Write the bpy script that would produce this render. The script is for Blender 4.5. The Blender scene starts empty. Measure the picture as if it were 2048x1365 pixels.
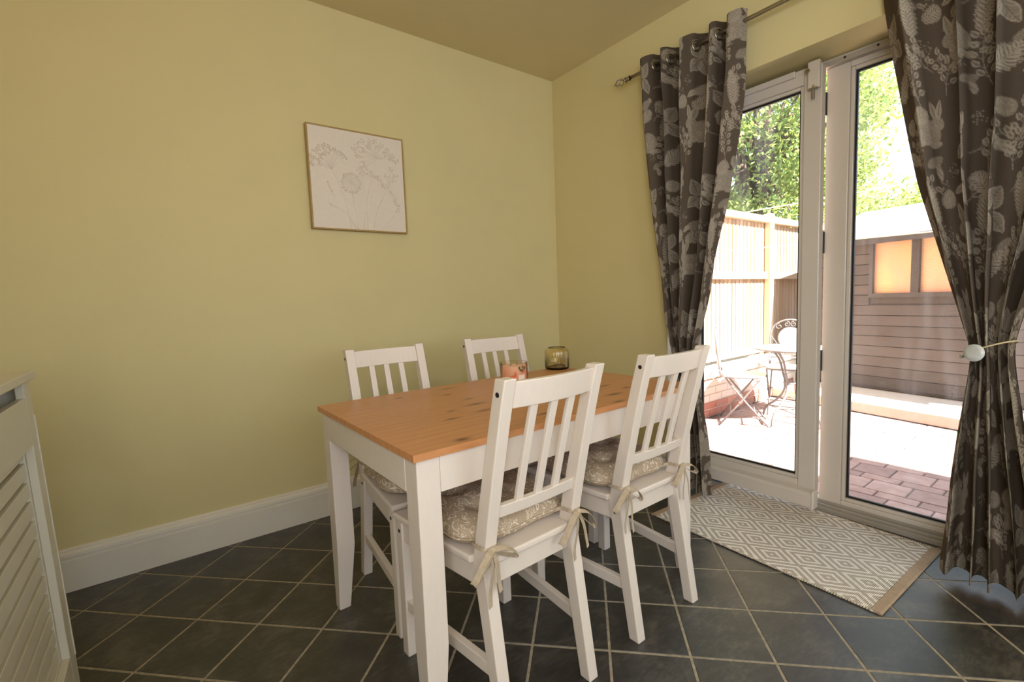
import bpy, bmesh, math, random
import numpy as np
from mathutils import Vector, Matrix

# ------------------------------------------------------------------ scene, camera, sky, lights
scene = bpy.context.scene
col = scene.collection
random.seed(7)
rng = np.random.default_rng(11)
PI = math.pi

cam_data = bpy.data.cameras.new('camera')
cam = bpy.data.objects.new('camera', cam_data)
col.objects.link(cam)
CAM = Vector((-2.300, -2.5015, 1.0846))
RIGHT = Vector((0.79808917, -0.60137347, -0.03746506))
UP = Vector((0.08209077, 0.0469235, 0.99551961))
FWD = Vector((0.59692109, 0.79758895, -0.08681635))
cam.matrix_world = Matrix(((RIGHT.x, UP.x, -FWD.x, CAM.x), (RIGHT.y, UP.y, -FWD.y, CAM.y),
                           (RIGHT.z, UP.z, -FWD.z, CAM.z), (0, 0, 0, 1)))
cam_data.sensor_width = 36.0
cam_data.lens = 936.7 / 2048 * 36.0
cam_data.clip_start = 0.02
scene.camera = cam

world = bpy.data.worlds.new('sky')
scene.world = world
world.use_nodes = True
bg = world.node_tree.nodes['Background']
bg.inputs['Color'].default_value = (0.62, 0.80, 1.0, 1)
bg.inputs['Strength'].default_value = 3.3

def add_light(name, kind, energy, color, loc, direction, **kw):
    d = bpy.data.lights.new(name, kind)
    d.energy = energy
    d.color = color
    for k, v in kw.items():
        setattr(d, k, v)
    o = bpy.data.objects.new(name, d)
    col.objects.link(o)
    o.location = loc
    o.rotation_euler = Vector(direction).to_track_quat('-Z', 'Y').to_euler()
    return o

SUN = Vector((-0.02, -0.60, 0.65)).normalized()
add_light('sun', 'SUN', 44.0, (1.0, 0.96, 0.90), (3, -4, 8), -SUN, angle=0.012)
# added fill lamps brighten the room from unseen windows beside and behind the camera
add_light('side_fill_lamp', 'AREA', 31.0, (1.0, 0.95, 0.89), (-2.90, -3.15, 1.55), (1, 0.45, -0.05),
          shape='RECTANGLE', size=1.1, size_y=1.2)
add_light('rear_fill_lamp', 'AREA', 19.0, (1.0, 0.95, 0.89), (-1.5, -4.55, 1.55), (0, 1, 0.0),
          shape='RECTANGLE', size=2.2, size_y=1.2)

vs = scene.view_settings
vs.view_transform = 'Standard'
vs.look = 'None'
vs.exposure = 0.0
vs.gamma = 1.0
vs.use_curve_mapping = False
scene.display_settings.display_device = 'sRGB'
scene.cycles.use_denoising = True
scene.cycles.max_bounces = 10
scene.cycles.diffuse_bounces = 5
scene.cycles.transparent_max_bounces = 16
scene.cycles.sample_clamp_indirect = 6.0
scene.cycles.caustics_reflective = False
scene.cycles.caustics_refractive = False

# ------------------------------------------------------------------ materials
def lin(c):
    out = []
    for v in c[:3]:
        v = v / 255.0
        out.append(v / 12.92 if v <= 0.04045 else ((v + 0.055) / 1.055) ** 2.4)
    return tuple(out) + (1.0,)

class NT:
    def __init__(self, name):
        self.m = bpy.data.materials.new(name)
        self.m.use_nodes = True
        self.t = self.m.node_tree
        self.b = self.t.nodes['Principled BSDF']
        self.out = self.t.nodes['Material Output']
    def n(self, kind, **kw):
        nd = self.t.nodes.new(kind)
        for k, v in kw.items():
            setattr(nd, k, v)
        return nd
    def l(self, a, b):
        self.t.links.new(a, b)
    def math(self, op, a, b=None, c=None):
        nd = self.n('ShaderNodeMath', operation=op)
        for i, v in enumerate((a, b, c)):
            if v is None:
                continue
            if isinstance(v, (int, float)):
                nd.inputs[i].default_value = v
            else:
                self.l(v, nd.inputs[i])
        return nd.outputs[0]
    def coord(self, kind='Object'):
        return self.n('ShaderNodeTexCoord').outputs[kind]
    def mapping(self, v, scale=(1, 1, 1), loc=(0, 0, 0), rot=(0, 0, 0)):
        nd = self.n('ShaderNodeMapping')
        self.l(v, nd.inputs['Vector'])
        nd.inputs['Scale'].default_value = scale
        nd.inputs['Location'].default_value = loc
        nd.inputs['Rotation'].default_value = rot
        return nd.outputs[0]
    def noise(self, v, scale, detail=3, rough=0.5, dist=0.0):
        nd = self.n('ShaderNodeTexNoise')
        if v is not None:
            self.l(v, nd.inputs['Vector'])
        nd.inputs['Scale'].default_value = scale
        nd.inputs['Detail'].default_value = detail
        nd.inputs['Roughness'].default_value = rough
        nd.inputs['Distortion'].default_value = dist
        return nd.outputs['Fac']
    def ramp(self, fac, stops, interp='LINEAR'):
        nd = self.n('ShaderNodeValToRGB')
        cr = nd.color_ramp
        cr.interpolation = interp
        while len(cr.elements) < len(stops):
            cr.elements.new(0.5)
        for e, (p, c) in zip(cr.elements, stops):
            e.position = p
            e.color = c if len(c) == 4 else tuple(c) + (1,)
        self.l(fac, nd.inputs[0])
        return nd.outputs[0]
    def mix(self, fac, a, b, mode='MIX'):
        nd = self.n('ShaderNodeMix', data_type='RGBA', blend_type=mode)
        for sock, v in ((nd.inputs[0], fac), (nd.inputs[6], a), (nd.inputs[7], b)):
            if isinstance(v, (int, float)):
                sock.default_value = v
            elif isinstance(v, tuple):
                sock.default_value = v
            else:
                self.l(v, sock)
        return nd.outputs[2]
    def bump(self, h, strength=0.2, dist=0.002):
        nd = self.n('ShaderNodeBump')
        nd.inputs['Strength'].default_value = strength
        nd.inputs['Distance'].default_value = dist
        self.l(h, nd.inputs['Height'])
        self.l(nd.outputs[0], self.b.inputs['Normal'])
    def set(self, **kw):
        names = {'color': 'Base Color', 'rough': 'Roughness', 'metal': 'Metallic', 'spec': 'Specular IOR Level',
                 'trans': 'Transmission Weight', 'sub': 'Subsurface Weight', 'alpha': 'Alpha', 'coat': 'Coat Weight',
                 'sheen': 'Sheen Weight', 'ior': 'IOR'}
        for k, v in kw.items():
            s = self.b.inputs[names[k]]
            if isinstance(v, (int, float, tuple)):
                s.default_value = v
            else:
                self.l(v, s)
        return self

MATS = {}
def simple(name, rgb, rough=0.5, metal=0.0, vary=0.06, scale=12.0, bump=0.0, bscale=200.0, spec=0.5):
    """plain surface: base colour with a faint noise variation and a fine relief"""
    if name in MATS:
        return MATS[name]
    m = NT(name)
    c = lin(rgb)
    v = m.coord()
    f = m.noise(v, scale, 4)
    lo = tuple(x * (1 - vary) for x in c[:3]) + (1,)
    hi = tuple(min(1, x * (1 + vary)) for x in c[:3]) + (1,)
    m.set(color=m.ramp(f, [(0.3, lo), (0.7, hi)]), rough=rough, metal=metal, spec=spec)
    if bump:
        m.bump(m.noise(v, bscale, 2), bump, 0.001)
    MATS[name] = m.m
    return m.m

def painted_wood(name, rgb, rough=0.42):
    m = NT(name)
    v = m.mapping(m.coord(), scale=(26, 26, 7))
    f = m.noise(v, 3.0, 4, 0.6)
    c = lin(rgb)
    m.set(color=m.ramp(f, [(0.25, tuple(x * 0.955 for x in c[:3]) + (1,)), (0.75, c)]), rough=rough)
    m.bump(f, 0.08, 0.001)
    return m.m

M_WALL = simple('wall_paint', (217, 204, 154), 0.75, vary=0.02, scale=3, bump=0.08, bscale=260)
M_CEIL = simple('ceiling_paint', (216, 202, 160), 0.85, vary=0.02, scale=3, bump=0.05, bscale=200)
M_TRIM = simple('white_gloss_trim', (226, 220, 210), 0.35, vary=0.02)
M_UPVC = simple('white_upvc', (210, 201, 192), 0.30, vary=0.02, scale=4)
M_CHAIR = painted_wood('white_chair_paint', (226, 215, 206), 0.38)
M_BLACK = simple('black_plastic', (18, 17, 17), 0.4)
M_GASKET = simple('black_gasket', (14, 14, 15), 0.6)
M_STEEL = simple('brushed_nickel', (176, 168, 155), 0.28, metal=1.0, vary=0.05)
M_CHROME = simple('bright_chrome', (225, 225, 225), 0.08, metal=1.0, vary=0.01)
M_ALU = simple('aluminium_track', (178, 170, 160), 0.45, metal=0.25, vary=0.06)

def brick_wall_mat():
    m = NT('house_brick')
    bt = m.n('ShaderNodeTexBrick')
    m.l(m.mapping(m.coord(), rot=(PI / 2, 0, PI / 2)), bt.inputs['Vector'])
    bt.inputs['Color1'].default_value = lin((190, 112, 72))
    bt.inputs['Color2'].default_value = lin((168, 92, 60))
    bt.inputs['Mortar'].default_value = lin((190, 178, 160))
    bt.inputs['Scale'].default_value = 1.0
    bt.inputs['Brick Width'].default_value = 0.225
    bt.inputs['Row Height'].default_value = 0.075
    bt.inputs['Mortar Size'].default_value = 0.01
    m.set(color=bt.outputs['Color'], rough=0.9)
    return m.m
M_HOUSE = brick_wall_mat()

# ------------------------------------------------------------------ mesh helpers
class MB:
    """collects vertices and faces of one mesh"""
    def __init__(self):
        self.v, self.f = [], []
    def add(self, vs_, fs_):
        o = len(self.v)
        self.v += [tuple(p) for p in vs_]
        self.f += [tuple(i + o for i in f) for f in fs_]
        return self
    def box(self, x0, x1, y0, y1, z0, z1, M=None):
        p = [(x0, y0, z0), (x1, y0, z0), (x1, y1, z0), (x0, y1, z0), (x0, y0, z1), (x1, y0, z1), (x1, y1, z1), (x0, y1, z1)]
        if M is not None:
            p = [M @ Vector(q) for q in p]
        return self.add(p, [(3, 2, 1, 0), (4, 5, 6, 7), (0, 1, 5, 4), (1, 2, 6, 5), (2, 3, 7, 6), (3, 0, 4, 7)])
    def frustum(self, low, high):
        """low and high: four points each, same order"""
        return self.add(list(low) + list(high), [(3, 2, 1, 0), (4, 5, 6, 7), (0, 1, 5, 4), (1, 2, 6, 5), (2, 3, 7, 6), (3, 0, 4, 7)])
    def sections(self, rings, closed=False, cap=True):
        """loft through rings of equal point count"""
        n = len(rings[0])
        vs_ = [p for r in rings for p in r]
        fs_ = []
        m = len(rings)
        for i in range(m if closed else m - 1):
            a, b = i * n, ((i + 1) % m) * n
            for k in range(n):
                k2 = (k + 1) % n
                fs_.append((a + k, a + k2, b + k2, b + k))
        if cap and not closed:
            fs_.append(tuple(reversed(range(n))))
            fs_.append(tuple(range((m - 1) * n, m * n)))
        return self.add(vs_, fs_)
    def tube(self, pts, r, n=8, closed=False, cap=True):
        pts = [Vector(p) for p in pts]
        rr = r if isinstance(r, (list, tuple)) else [r] * len(pts)
        rings = []
        m = len(pts)
        ref = None
        for i, p in enumerate(pts):
            if closed:
                t = pts[(i + 1) % m] - pts[i - 1]
            else:
                t = pts[min(i + 1, m - 1)] - pts[max(i - 1, 0)]
            t.normalize()
            if ref is None:
                ref = Vector((0, 0, 1)) if abs(t.z) < 0.9 else Vector((1, 0, 0))
            a = t.cross(ref)
            if a.length < 1e-5:
                a = t.cross(Vector((0.3, 0.8, 0.2)))
            a.normalize()
            b = a.cross(t).normalized()
            ref = b
            rings.append([p + a * (rr[i] * math.cos(2 * PI * k / n)) + b * (rr[i] * math.sin(2 * PI * k / n)) for k in range(n)])
        return self.sections(rings, closed, cap)
    def lathe(self, prof, c=(0, 0, 0), n=32, ripple=None, cap_low=True, cap_high=False):
        vs_, fs_ = [], []
        for (r, z) in prof:
            for k in range(n):
                a = 2 * PI * k / n
                rr = r * (1 + (ripple(a, z) if ripple else 0))
                vs_.append((c[0] + rr * math.cos(a), c[1] + rr * math.sin(a), c[2] + z))
        for i in range(len(prof) - 1):
            for k in range(n):
                k2 = (k + 1) % n
                fs_.append((i * n + k, i * n + k2, (i + 1) * n + k2, (i + 1) * n + k))
        if cap_low:
            fs_.append(tuple(reversed(range(n))))
        if cap_high:
            fs_.append(tuple(range((len(prof) - 1) * n, len(prof) * n)))
        return self.add(vs_, fs_)
    def sphere(self, c, r, seg=8, rings=6, sz=1.0):
        vs_ = [(c[0], c[1], c[2] - r * sz)]
        for i in range(1, rings):
            th = PI * i / rings - PI / 2
            for k in range(seg):
                a = 2 * PI * k / seg
                vs_.append((c[0] + r * math.cos(th) * math.cos(a), c[1] + r * math.cos(th) * math.sin(a), c[2] + r * sz * math.sin(th)))
        vs_.append((c[0], c[1], c[2] + r * sz))
        fs_ = [(0, 1 + (k + 1) % seg, 1 + k) for k in range(seg)]
        for i in range(rings - 2):
            for k in range(seg):
                a, b = 1 + i * seg, 1 + (i + 1) * seg
                k2 = (k + 1) % seg
                fs_.append((a + k, a + k2, b + k2, b + k))
        t = len(vs_) - 1
        a = 1 + (rings - 2) * seg
        fs_ += [(a + k, a + (k + 1) % seg, t) for k in range(seg)]
        return self.add(vs_, fs_)
    def ribbon(self, pts, wdir, width, thick=0.0012):
        """flat strip swept through pts; wdir gives the width direction at each point (or one for all)"""
        pts = [Vector(p) for p in pts]
        m = len(pts)
        rings = []
        for i, p in enumerate(pts):
            t = (pts[min(i + 1, m - 1)] - pts[max(i - 1, 0)]).normalized()
            w = Vector(wdir[i] if isinstance(wdir, list) else wdir)
            w = (w - t * w.dot(t))
            if w.length < 1e-4:
                w = t.orthogonal()
            w.normalize()
            nn = t.cross(w).normalized()
            ww = (width[i] if isinstance(width, list) else width) / 2
            rings.append([p + w * ww + nn * thick / 2, p - w * ww + nn * thick / 2, p - w * ww - nn * thick / 2, p + w * ww - nn * thick / 2])
        return self.sections(rings)
    def mesh(self, name):
        me = bpy.data.meshes.new(name)
        me.from_pydata(self.v, [], self.f)
        bm = bmesh.new()
        bm.from_mesh(me)
        bmesh.ops.recalc_face_normals(bm, faces=bm.faces)
        bm.to_mesh(me)
        bm.free()
        me.update()
        return me
    def build(self, name, mat, parent=None, smooth=False, bevel=0.0, seg=2, loc=None):
        me = self.mesh(name)
        me.materials.append(mat)
        return link(name, me, parent, smooth, bevel, seg, loc)

def link(name, me, parent=None, smooth=False, bevel=0.0, seg=2, loc=None):
    o = bpy.data.objects.new(name, me)
    col.objects.link(o)
    if parent:
        o.parent = parent
    if loc is not None:
        o.location = loc
    if smooth:
        me.polygons.foreach_set('use_smooth', [True] * len(me.polygons))
    if bevel:
        b = o.modifiers.new('bevel', 'BEVEL')
        b.width = bevel
        b.segments = seg
        b.limit_method = 'ANGLE'
        b.angle_limit = 0.6
        b.harden_normals = False
    return o

def empty(name, loc=(0, 0, 0), rz=0.0):
    o = bpy.data.objects.new(name, None)
    col.objects.link(o)
    o.location = loc
    o.rotation_euler = (0, 0, rz)
    o.empty_display_size = 0.1
    return o

def tag(o, label=None, cat=None, group=None, kind=None):
    for k, v in (('label', label), ('category', cat), ('group', group), ('kind', kind)):
        if v:
            o[k] = v
    return o

def struct(o, label=None, cat=None):
    return tag(o, label, cat, kind='structure')

def copy_tree(o, parent=None):
    c = o.copy()
    col.objects.link(c)
    c.parent = parent
    for ch in list(o.children):
        copy_tree(ch, c)
    return c

def spline(pts, n=8, closed=False):
    """Catmull-Rom through the points"""
    P = [Vector(p) for p in pts]
    m = len(P)
    out = []
    segs = m if closed else m - 1
    for i in range(segs):
        if closed:
            p0, p1, p2, p3 = P[i - 1], P[i], P[(i + 1) % m], P[(i + 2) % m]
        else:
            p0, p1, p2, p3 = P[max(i - 1, 0)], P[i], P[i + 1], P[min(i + 2, m - 1)]
        for k in range(n):
            t = k / n
            out.append(0.5 * ((2 * p1) + (p2 - p0) * t + (2 * p0 - 5 * p1 + 4 * p2 - p3) * t * t + (3 * p1 - p0 - 3 * p2 + p3) * t ** 3))
    if not closed:
        out.append(P[-1])
    return out

# ------------------------------------------------------------------ room shell
H = 2.58                    # ceiling height
XL, YN = -2.92, -4.60       # far ends of the room behind the camera
DY0, DY1, DH = -0.90, -2.46, 2.115   # patio door opening in the right-hand wall
WT = 0.30                   # thickness of that wall

# floor: grout bed with separate slate-look tiles
def floor_mats():
    m = NT('floor_grout')
    v = m.coord()
    f = m.noise(v, 60, 3)
    m.set(color=m.ramp(f, [(0.3, lin((140, 129, 110))), (0.7, lin((172, 160, 140)))]), rough=0.85)
    g = m.m
    m = NT('charcoal_tile')
    v = m.n('ShaderNodeNewGeometry').outputs['Position']
    oi = m.n('ShaderNodeObjectInfo').outputs['Random']
    f1 = m.noise(v, 7.0, 7, 0.66, 0.5)
    f2 = m.noise(m.mapping(v, scale=(1, 3, 1), rot=(0, 0, 0.8)), 26.0, 5, 0.65)
    f = m.math('ADD', m.math('MULTIPLY', f1, 0.6), m.math('MULTIPLY', f2, 0.4))
    c = m.ramp(f, [(0.38, lin((38, 36, 35))), (0.50, lin((58, 55, 52))), (0.62, lin((90, 84, 76)))])
    c = m.mix(m.math('MULTIPLY', oi, 0.35), c, lin((38, 35, 33)))
    m.set(color=c, rough=m.math('ADD', m.math('MULTIPLY', f2, 0.20), 0.34), spec=0.75)
    m.bump(f, 0.5, 0.004)
    return g, m.m
M_GROUT, M_TILE = floor_mats()
floor = struct(MB().box(XL, 0.21, YN, 0, -0.12, -0.0012).build('floor', M_GROUT),
               'dark charcoal tiled floor laid on the diagonal with pale grout lines', 'floor')

def clip_poly(poly, inside, inter):
    out = []
    for i in range(len(poly)):
        a, b = poly[i - 1], poly[i]
        ia, ib = inside(a), inside(b)
        if ib:
            if not ia:
                out.append(inter(a, b))
            out.append(b)
        elif ia:
            out.append(inter(a, b))
    return out

def clip_rect(poly, x0, x1, y0, y1):
    def cut(axis, v, sign):
        def ins(p): return (p[axis] - v) * sign >= 0
        def itx(a, b):
            t = (v - a[axis]) / (b[axis] - a[axis])
            return (a[0] + (b[0] - a[0]) * t, a[1] + (b[1] - a[1]) * t)
        return ins, itx
    for ax, v, s in ((0, x0, 1), (0, x1, -1), (1, y0, 1), (1, y1, -1)):
        if len(poly) < 3:
            return []
        poly = clip_poly(poly, *cut(ax, v, s))
    return poly

def prism(poly, z0, z1, mb=None):
    mb = mb or MB()
    n = len(poly)
    mb.add([(p[0], p[1], z0) for p in poly] + [(p[0], p[1], z1) for p in poly],
           [tuple(reversed(range(n))), tuple(range(n, 2 * n))] + [(i, (i + 1) % n, n + (i + 1) % n, n + i) for i in range(n)])
    return mb

TS, GAP, TA = 0.2387, 0.0072, -0.7972
e1 = Vector((math.cos(TA), math.sin(TA)))
e2 = Vector((-math.sin(TA), math.cos(TA)))
T0 = Vector((-1.4417, -1.0701))
hw = (TS - GAP) / 2
tile_me = MB().box(-hw, hw, -hw, hw, -0.010, 0.0).mesh('tile')
tile_me.materials.append(M_TILE)
rest = MB()
cut_tiles = []
for i in range(-16, 17):
    for j in range(-22, 14):
        c = T0 + e1 * (TS * (i + 0.5)) + e2 * (TS * (j + 0.5))
        poly = [tuple(c + e1 * (hw * a) + e2 * (hw * b)) for a, b in ((-1, -1), (1, -1), (1, 1), (-1, 1))]
        inside = all(XL < p[0] < -0.002 and YN < p[1] < -0.002 for p in poly)
        if inside:
            polys = [poly]
        else:
            polys = [clip_rect(list(poly), XL, 0.0, YN, 0.0), clip_rect(list(poly), 0.0, 0.21, DY1, DY0)]
            if len(polys[0]) > 2 and len(polys[1]) > 2:
                polys = [clip_rect(list(poly), XL, 0.21, YN, 0.0)] if DY1 < min(p[1] for p in poly) and max(p[1] for p in poly) < DY0 else polys
            polys = [p for p in polys if len(p) > 2]
        in_view = (Vector((c.x, c.y, 0)) - CAM).dot(FWD) > 0.55 and c.y > -3.3
        for pl in polys:
            area = abs(sum(pl[k - 1][0] * pl[k][1] - pl[k][0] * pl[k - 1][1] for k in range(len(pl)))) / 2
            if area < 2e-4:
                continue
            if not in_view:
                prism(pl, -0.010, 0.0, rest)
            elif inside:
                o = link('tile', tile_me, floor, bevel=0.0016, seg=1, loc=(c.x, c.y, 0))
                o.rotation_euler.z = TA
            else:
                prism(pl, -0.010, 0.0).build('tile', M_TILE, floor, bevel=0.0012, seg=1)
tag(rest.build('tile_field', M_TILE, floor), kind='stuff')

struct(MB().box(XL, WT, YN, 0.15, H, H + 0.12).build('ceiling', M_CEIL), 'plain cream painted ceiling', 'ceiling')
struct(MB().box(XL - 0.15, WT, 0, 0.15, -0.12, H).build('wall_left', M_WALL), 'cream yellow wall the framed picture hangs on', 'wall')
wr = MB()
wr.box(0, WT, DY0, 0, -0.12, H).box(0, WT, DY1, DY0, DH, H).box(0, WT, YN, DY1, -0.12, H)
struct(wr.build('wall_right', M_WALL), 'cream yellow wall around the patio door', 'wall')
ex = MB()
ex.box(WT, WT + 0.1, DY0 + 0.04, 1.2, -0.15, 5.2).box(WT, WT + 0.1, DY1 - 0.04, DY0 + 0.04, DH + 0.02, 5.2).box(WT, WT + 0.1, -3.5, DY1 - 0.04, -0.15, 5.2)
struct(ex.build('wall_exterior', M_HOUSE), 'outer brick face of the house around the patio door', 'wall')
# walls behind the camera: each with an unseen window opening added for a fill lamp
W1 = (-3.75, -2.62, 0.92, 2.15)
wl = MB()
wl.box(XL - 0.15, XL, W1[1], 0, -0.12, H).box(XL - 0.15, XL, YN, W1[0], -0.12, H).box(XL - 0.15, XL, W1[0], W1[1], -0.12, W1[2]).box(XL - 0.15, XL, W1[0], W1[1], W1[3], H)
struct(wl.build('wall_rear', M_WALL), 'cream wall behind the radiator cover', 'wall')
W2 = (-2.65, -0.35, 0.92, 2.15)
wn = MB()
wn.box(XL - 0.15, W2[0], YN - 0.15, YN, -0.12, H).box(W2[1], WT, YN - 0.15, YN, -0.12, H).box(W2[0], W2[1], YN - 0.15, YN, -0.12, W2[2]).box(W2[0], W2[1], YN - 0.15, YN, W2[3], H)
struct(wn.build('wall_near', M_WALL), 'cream wall behind the viewer with an added window opening', 'wall')
f = MB()
for a, b in ((W1[0], W1[0] + 0.05), (W1[1] - 0.05, W1[1])):
    f.box(XL - 0.11, XL - 0.05, a, b, W1[2], W1[3])
f.box(XL - 0.11, XL - 0.05, W1[0] + 0.05, W1[1] - 0.05, W1[2], W1[2] + 0.05).box(XL - 0.11, XL - 0.05, W1[0] + 0.05, W1[1] - 0.05, W1[3] - 0.05, W1[3])
struct(f.build('window_1', M_UPVC), 'added white framed window at the side fill lamp, out of view beside the viewer', 'window')
f = MB()
for a, b in ((W2[0], W2[0] + 0.05), (W2[1] - 0.05, W2[1]), (-1.53, -1.47)):
    f.box(a, b, YN - 0.11, YN - 0.05, W2[2], W2[3])
f.box(W2[0], W2[1], YN - 0.11, YN - 0.05, W2[2] - 0.05, W2[2]).box(W2[0], W2[1], YN - 0.11, YN - 0.05, W2[3], W2[3] + 0.05)
struct(f.build('window_2', M_UPVC), 'added white framed window at the rear fill lamp, out of view behind the viewer', 'window')

# moulded baseboards
def baseboard(name, prof_pts, a, b, inward, label):
    """profile (depth, height) swept straight from a to b; inward points into the room"""
    a, b, w = Vector(a), Vector(b), Vector(inward)
    rings = [[p + w * d + Vector((0, 0, h)) for d, h in prof_pts] for p in (a, b)]
    return struct(MB().sections(rings).build(name, M_TRIM), label, 'baseboard')
PROF = [(0, 0), (0.022, 0), (0.022, 0.124), (0.014, 0.129), (0.014, 0.134), (0.021, 0.138), (0.019, 0.151), (0.010, 0.160), (0.010, 0.164), (0.006, 0.171), (0, 0.171)]
baseboard('baseboard_left', PROF, (XL, 0, 0), (0, 0, 0), (0, -1, 0), 'tall white moulded baseboard along the picture wall')
baseboard('baseboard_right', PROF, (0, 0, 0), (0, DY0, 0), (-1, 0, 0), 'short white moulded baseboard between the corner and the patio door')

# ------------------------------------------------------------------ patio door
def glass_mat(name, tint=(1, 1, 1), haze=0.03, streak=False):
    m = NT(name)
    tr = m.n('ShaderNodeBsdfTransparent')
    tr.inputs['Color'].default_value = tint + (1,)
    gl = m.n('ShaderNodeBsdfGlossy')
    gl.inputs['Roughness'].default_value = 0.02
    fr = m.n('ShaderNodeFresnel')
    fr.inputs['IOR'].default_value = 1.35
    mx = m.n('ShaderNodeMixShader')
    m.l(fr.outputs[0], mx.inputs[0])
    m.l(tr.outputs[0], mx.inputs[1])
    m.l(gl.outputs[0], mx.inputs[2])
    df = m.n('ShaderNodeBsdfTranslucent')
    df.inputs['Color'].default_value = (0.9, 0.92, 0.95, 1)
    mx2 = m.n('ShaderNodeMixShader')
    if streak:   # smears of dried rain and dust on the pane
        v = m.mapping(m.coord(), scale=(1, 5.0, 0.55), rot=(0.12, 0, 0))
        s = m.noise(v, 2.2, 5, 0.6, 0.4)
        fac = m.n('ShaderNodeMapRange')
        m.l(s, fac.inputs[0])
        for i, val in enumerate((0.45, 0.75, haze * 0.5, haze * 3.0)):
            fac.inputs[i + 1].default_value = val
        m.l(fac.outputs[0], mx2.inputs[0])
    else:
        mx2.inputs[0].default_value = haze
    m.l(mx.outputs[0], mx2.inputs[1])
    m.l(df.outputs[0], mx2.inputs[2])
    m.l(mx2.outputs[0], m.out.inputs['Surface'])
    return m.m
struct(MB().box(0.003, 0.214, DY0 - 0.006, DY0, 0.0, DH - 0.001).build('reveal_light_panel', M_TRIM), 'added white panel standing in for sunlight on the left door reveal', 'reveal light panel')  # added panel: its white stands in for sunlight on the reveal
M_GLASS = glass_mat('door_glass', haze=0.025, streak=True)

door = struct(empty('door_1', (0, 0, 0)), 'white sliding patio door, left leaf slid slightly open', 'patio door')
FX0, FX1 = 0.215, 0.285   # frame depth
fr = MB()
fr.box(FX0, FX1, DY0 - 0.055, DY0, 0.0, DH).box(FX0, FX1, DY1, DY1 + 0.055, 0.0, DH).box(FX0, FX1, DY1 + 0.055, DY0 - 0.055, DH - 0.032, DH)
fr.build('outer_frame', M_UPVC, door, bevel=0.003)
hd = MB()
hd.box(FX0 - 0.012, FX0 + 0.03, DY1 + 0.02, DY0 - 0.02, DH - 0.034, DH - 0.028).box(FX0 - 0.012, FX0, DY1 + 0.02, DY0 - 0.02, DH - 0.028, DH - 0.012)
hd.build('head_track', M_ALU, door)
for yy in (-1.80, -2.05, -2.30, -1.68):
    MB().box(FX0 - 0.0145, FX0 - 0.012, yy - 0.004, yy + 0.004, DH - 0.024, DH - 0.016).build('head_screw', M_BLACK, door)
tk = MB()
tk.box(0.205, 0.295, DY1, DY0, -0.002, 0.012).box(0.205, 0.212, DY1, DY0, 0.012, 0.022).box(0.222, 0.228, DY1, DY0, 0.012, 0.034).box(0.238, 0.29, DY1, DY0, 0.012, 0.05)
tk.build('track_sill', M_ALU, door, bevel=0.0015, seg=1)
for yy in (-1.79, -1.975, -2.16, -1.62):
    MB().box(0.2125, 0.2215, yy - 0.004, yy + 0.004, 0.012, 0.0145).build('track_screw', M_BLACK, door)

def sash(name, x0, x1, y0, y1, z0, z1, st_l, st_r, rail_t, rail_b, parent):
    """y0 > y1; returns the sash and its daylight opening"""
    a = MB()
    a.box(x0, x1, y0 - st_l, y0, z0, z1).box(x0, x1, y1, y1 + st_r, z0, z1)
    a.box(x0, x1, y1 + st_r, y0 - st_l, z1 - rail_t, z1).box(x0, x1, y1 + st_r, y0 - st_l, z0, z0 + rail_b)
    s = a.build(name, M_UPVC, parent, bevel=0.004)
    oy0, oy1, oz0, oz1 = y0 - st_l, y1 + st_r, z0 + rail_b, z1 - rail_t
    # glazing bead, gasket, pane
    bd = MB()
    xb0, xb1 = x0 + 0.008, x0 + 0.026
    w = 0.016
    bd.box(xb0, xb1, oy0 - w, oy0, oz0, oz1).box(xb0, xb1, oy1, oy1 + w, oz0, oz1).box(xb0, xb1, oy1 + w, oy0 - w, oz0, oz0 + w).box(xb0, xb1, oy1 + w, oy0 - w, oz1 - w, oz1)
    bd.build('glazing_bead', M_UPVC, s, bevel=0.003)
    gk = MB()
    xg0, xg1, g0 = x0 + 0.022, x0 + 0.036, 0.009
    q = w - 0.001
    gk.box(xg0, xg1, oy0 - q - g0, oy0 - q, oz0 + q, oz1 - q).box(xg0, xg1, oy1 + q, oy1 + q + g0, oz0 + q, oz1 - q).box(xg0, xg1, oy1 + q + g0, oy0 - q - g0, oz0 + q, oz0 + q + g0).box(xg0, xg1, oy1 + q + g0, oy0 - q - g0, oz1 - q - g0, oz1 - q)
    gk.build('gasket', M_GASKET, s)
    MB().box(x0 + 0.026, x0 + 0.031, oy1 + q, oy0 - q, oz0 + q, oz1 - q).build('glass_pane', M_GLASS, s)
    return s
sash('fixed_sash', 0.235, 0.285, -1.600, DY1 + 0.05, 0.046, DH - 0.026, 0.092, 0.075, 0.030, 0.022, door)
sl = sash('sliding_sash', 0.160, 0.205, DY0 - 0.02, -1.608, 0.046, 2.094, 0.070, 0.075, 0.072, 0.102, door)
cv = MB()   # sloping cover of the running gear along the foot of the sliding leaf
cv.sections([[(0.160, y, 0.040), (0.118, y, 0.036), (0.116, y, 0.100), (0.124, y, 0.110), (0.160, y, 0.118)] for y in (DY0 - 0.03, -1.612)])
cv.build('running_gear_cover', M_UPVC, door, bevel=0.003)
MB().box(0.113, 0.1615, -1.622, -1.612, 0.034, 0.120).build('cover_end_cap', M_TRIM, door, bevel=0.002)
MB().box(0.145, 0.160, DY0 - 0.03, -1.50, 2.066, 2.094).build('top_gear_cover', M_UPVC, door, bevel=0.004)
lk = MB().box(0.136, 0.160, -1.606, -1.556, 1.985, 2.106).build('corner_lock', M_UPVC, door, bevel=0.005)
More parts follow.
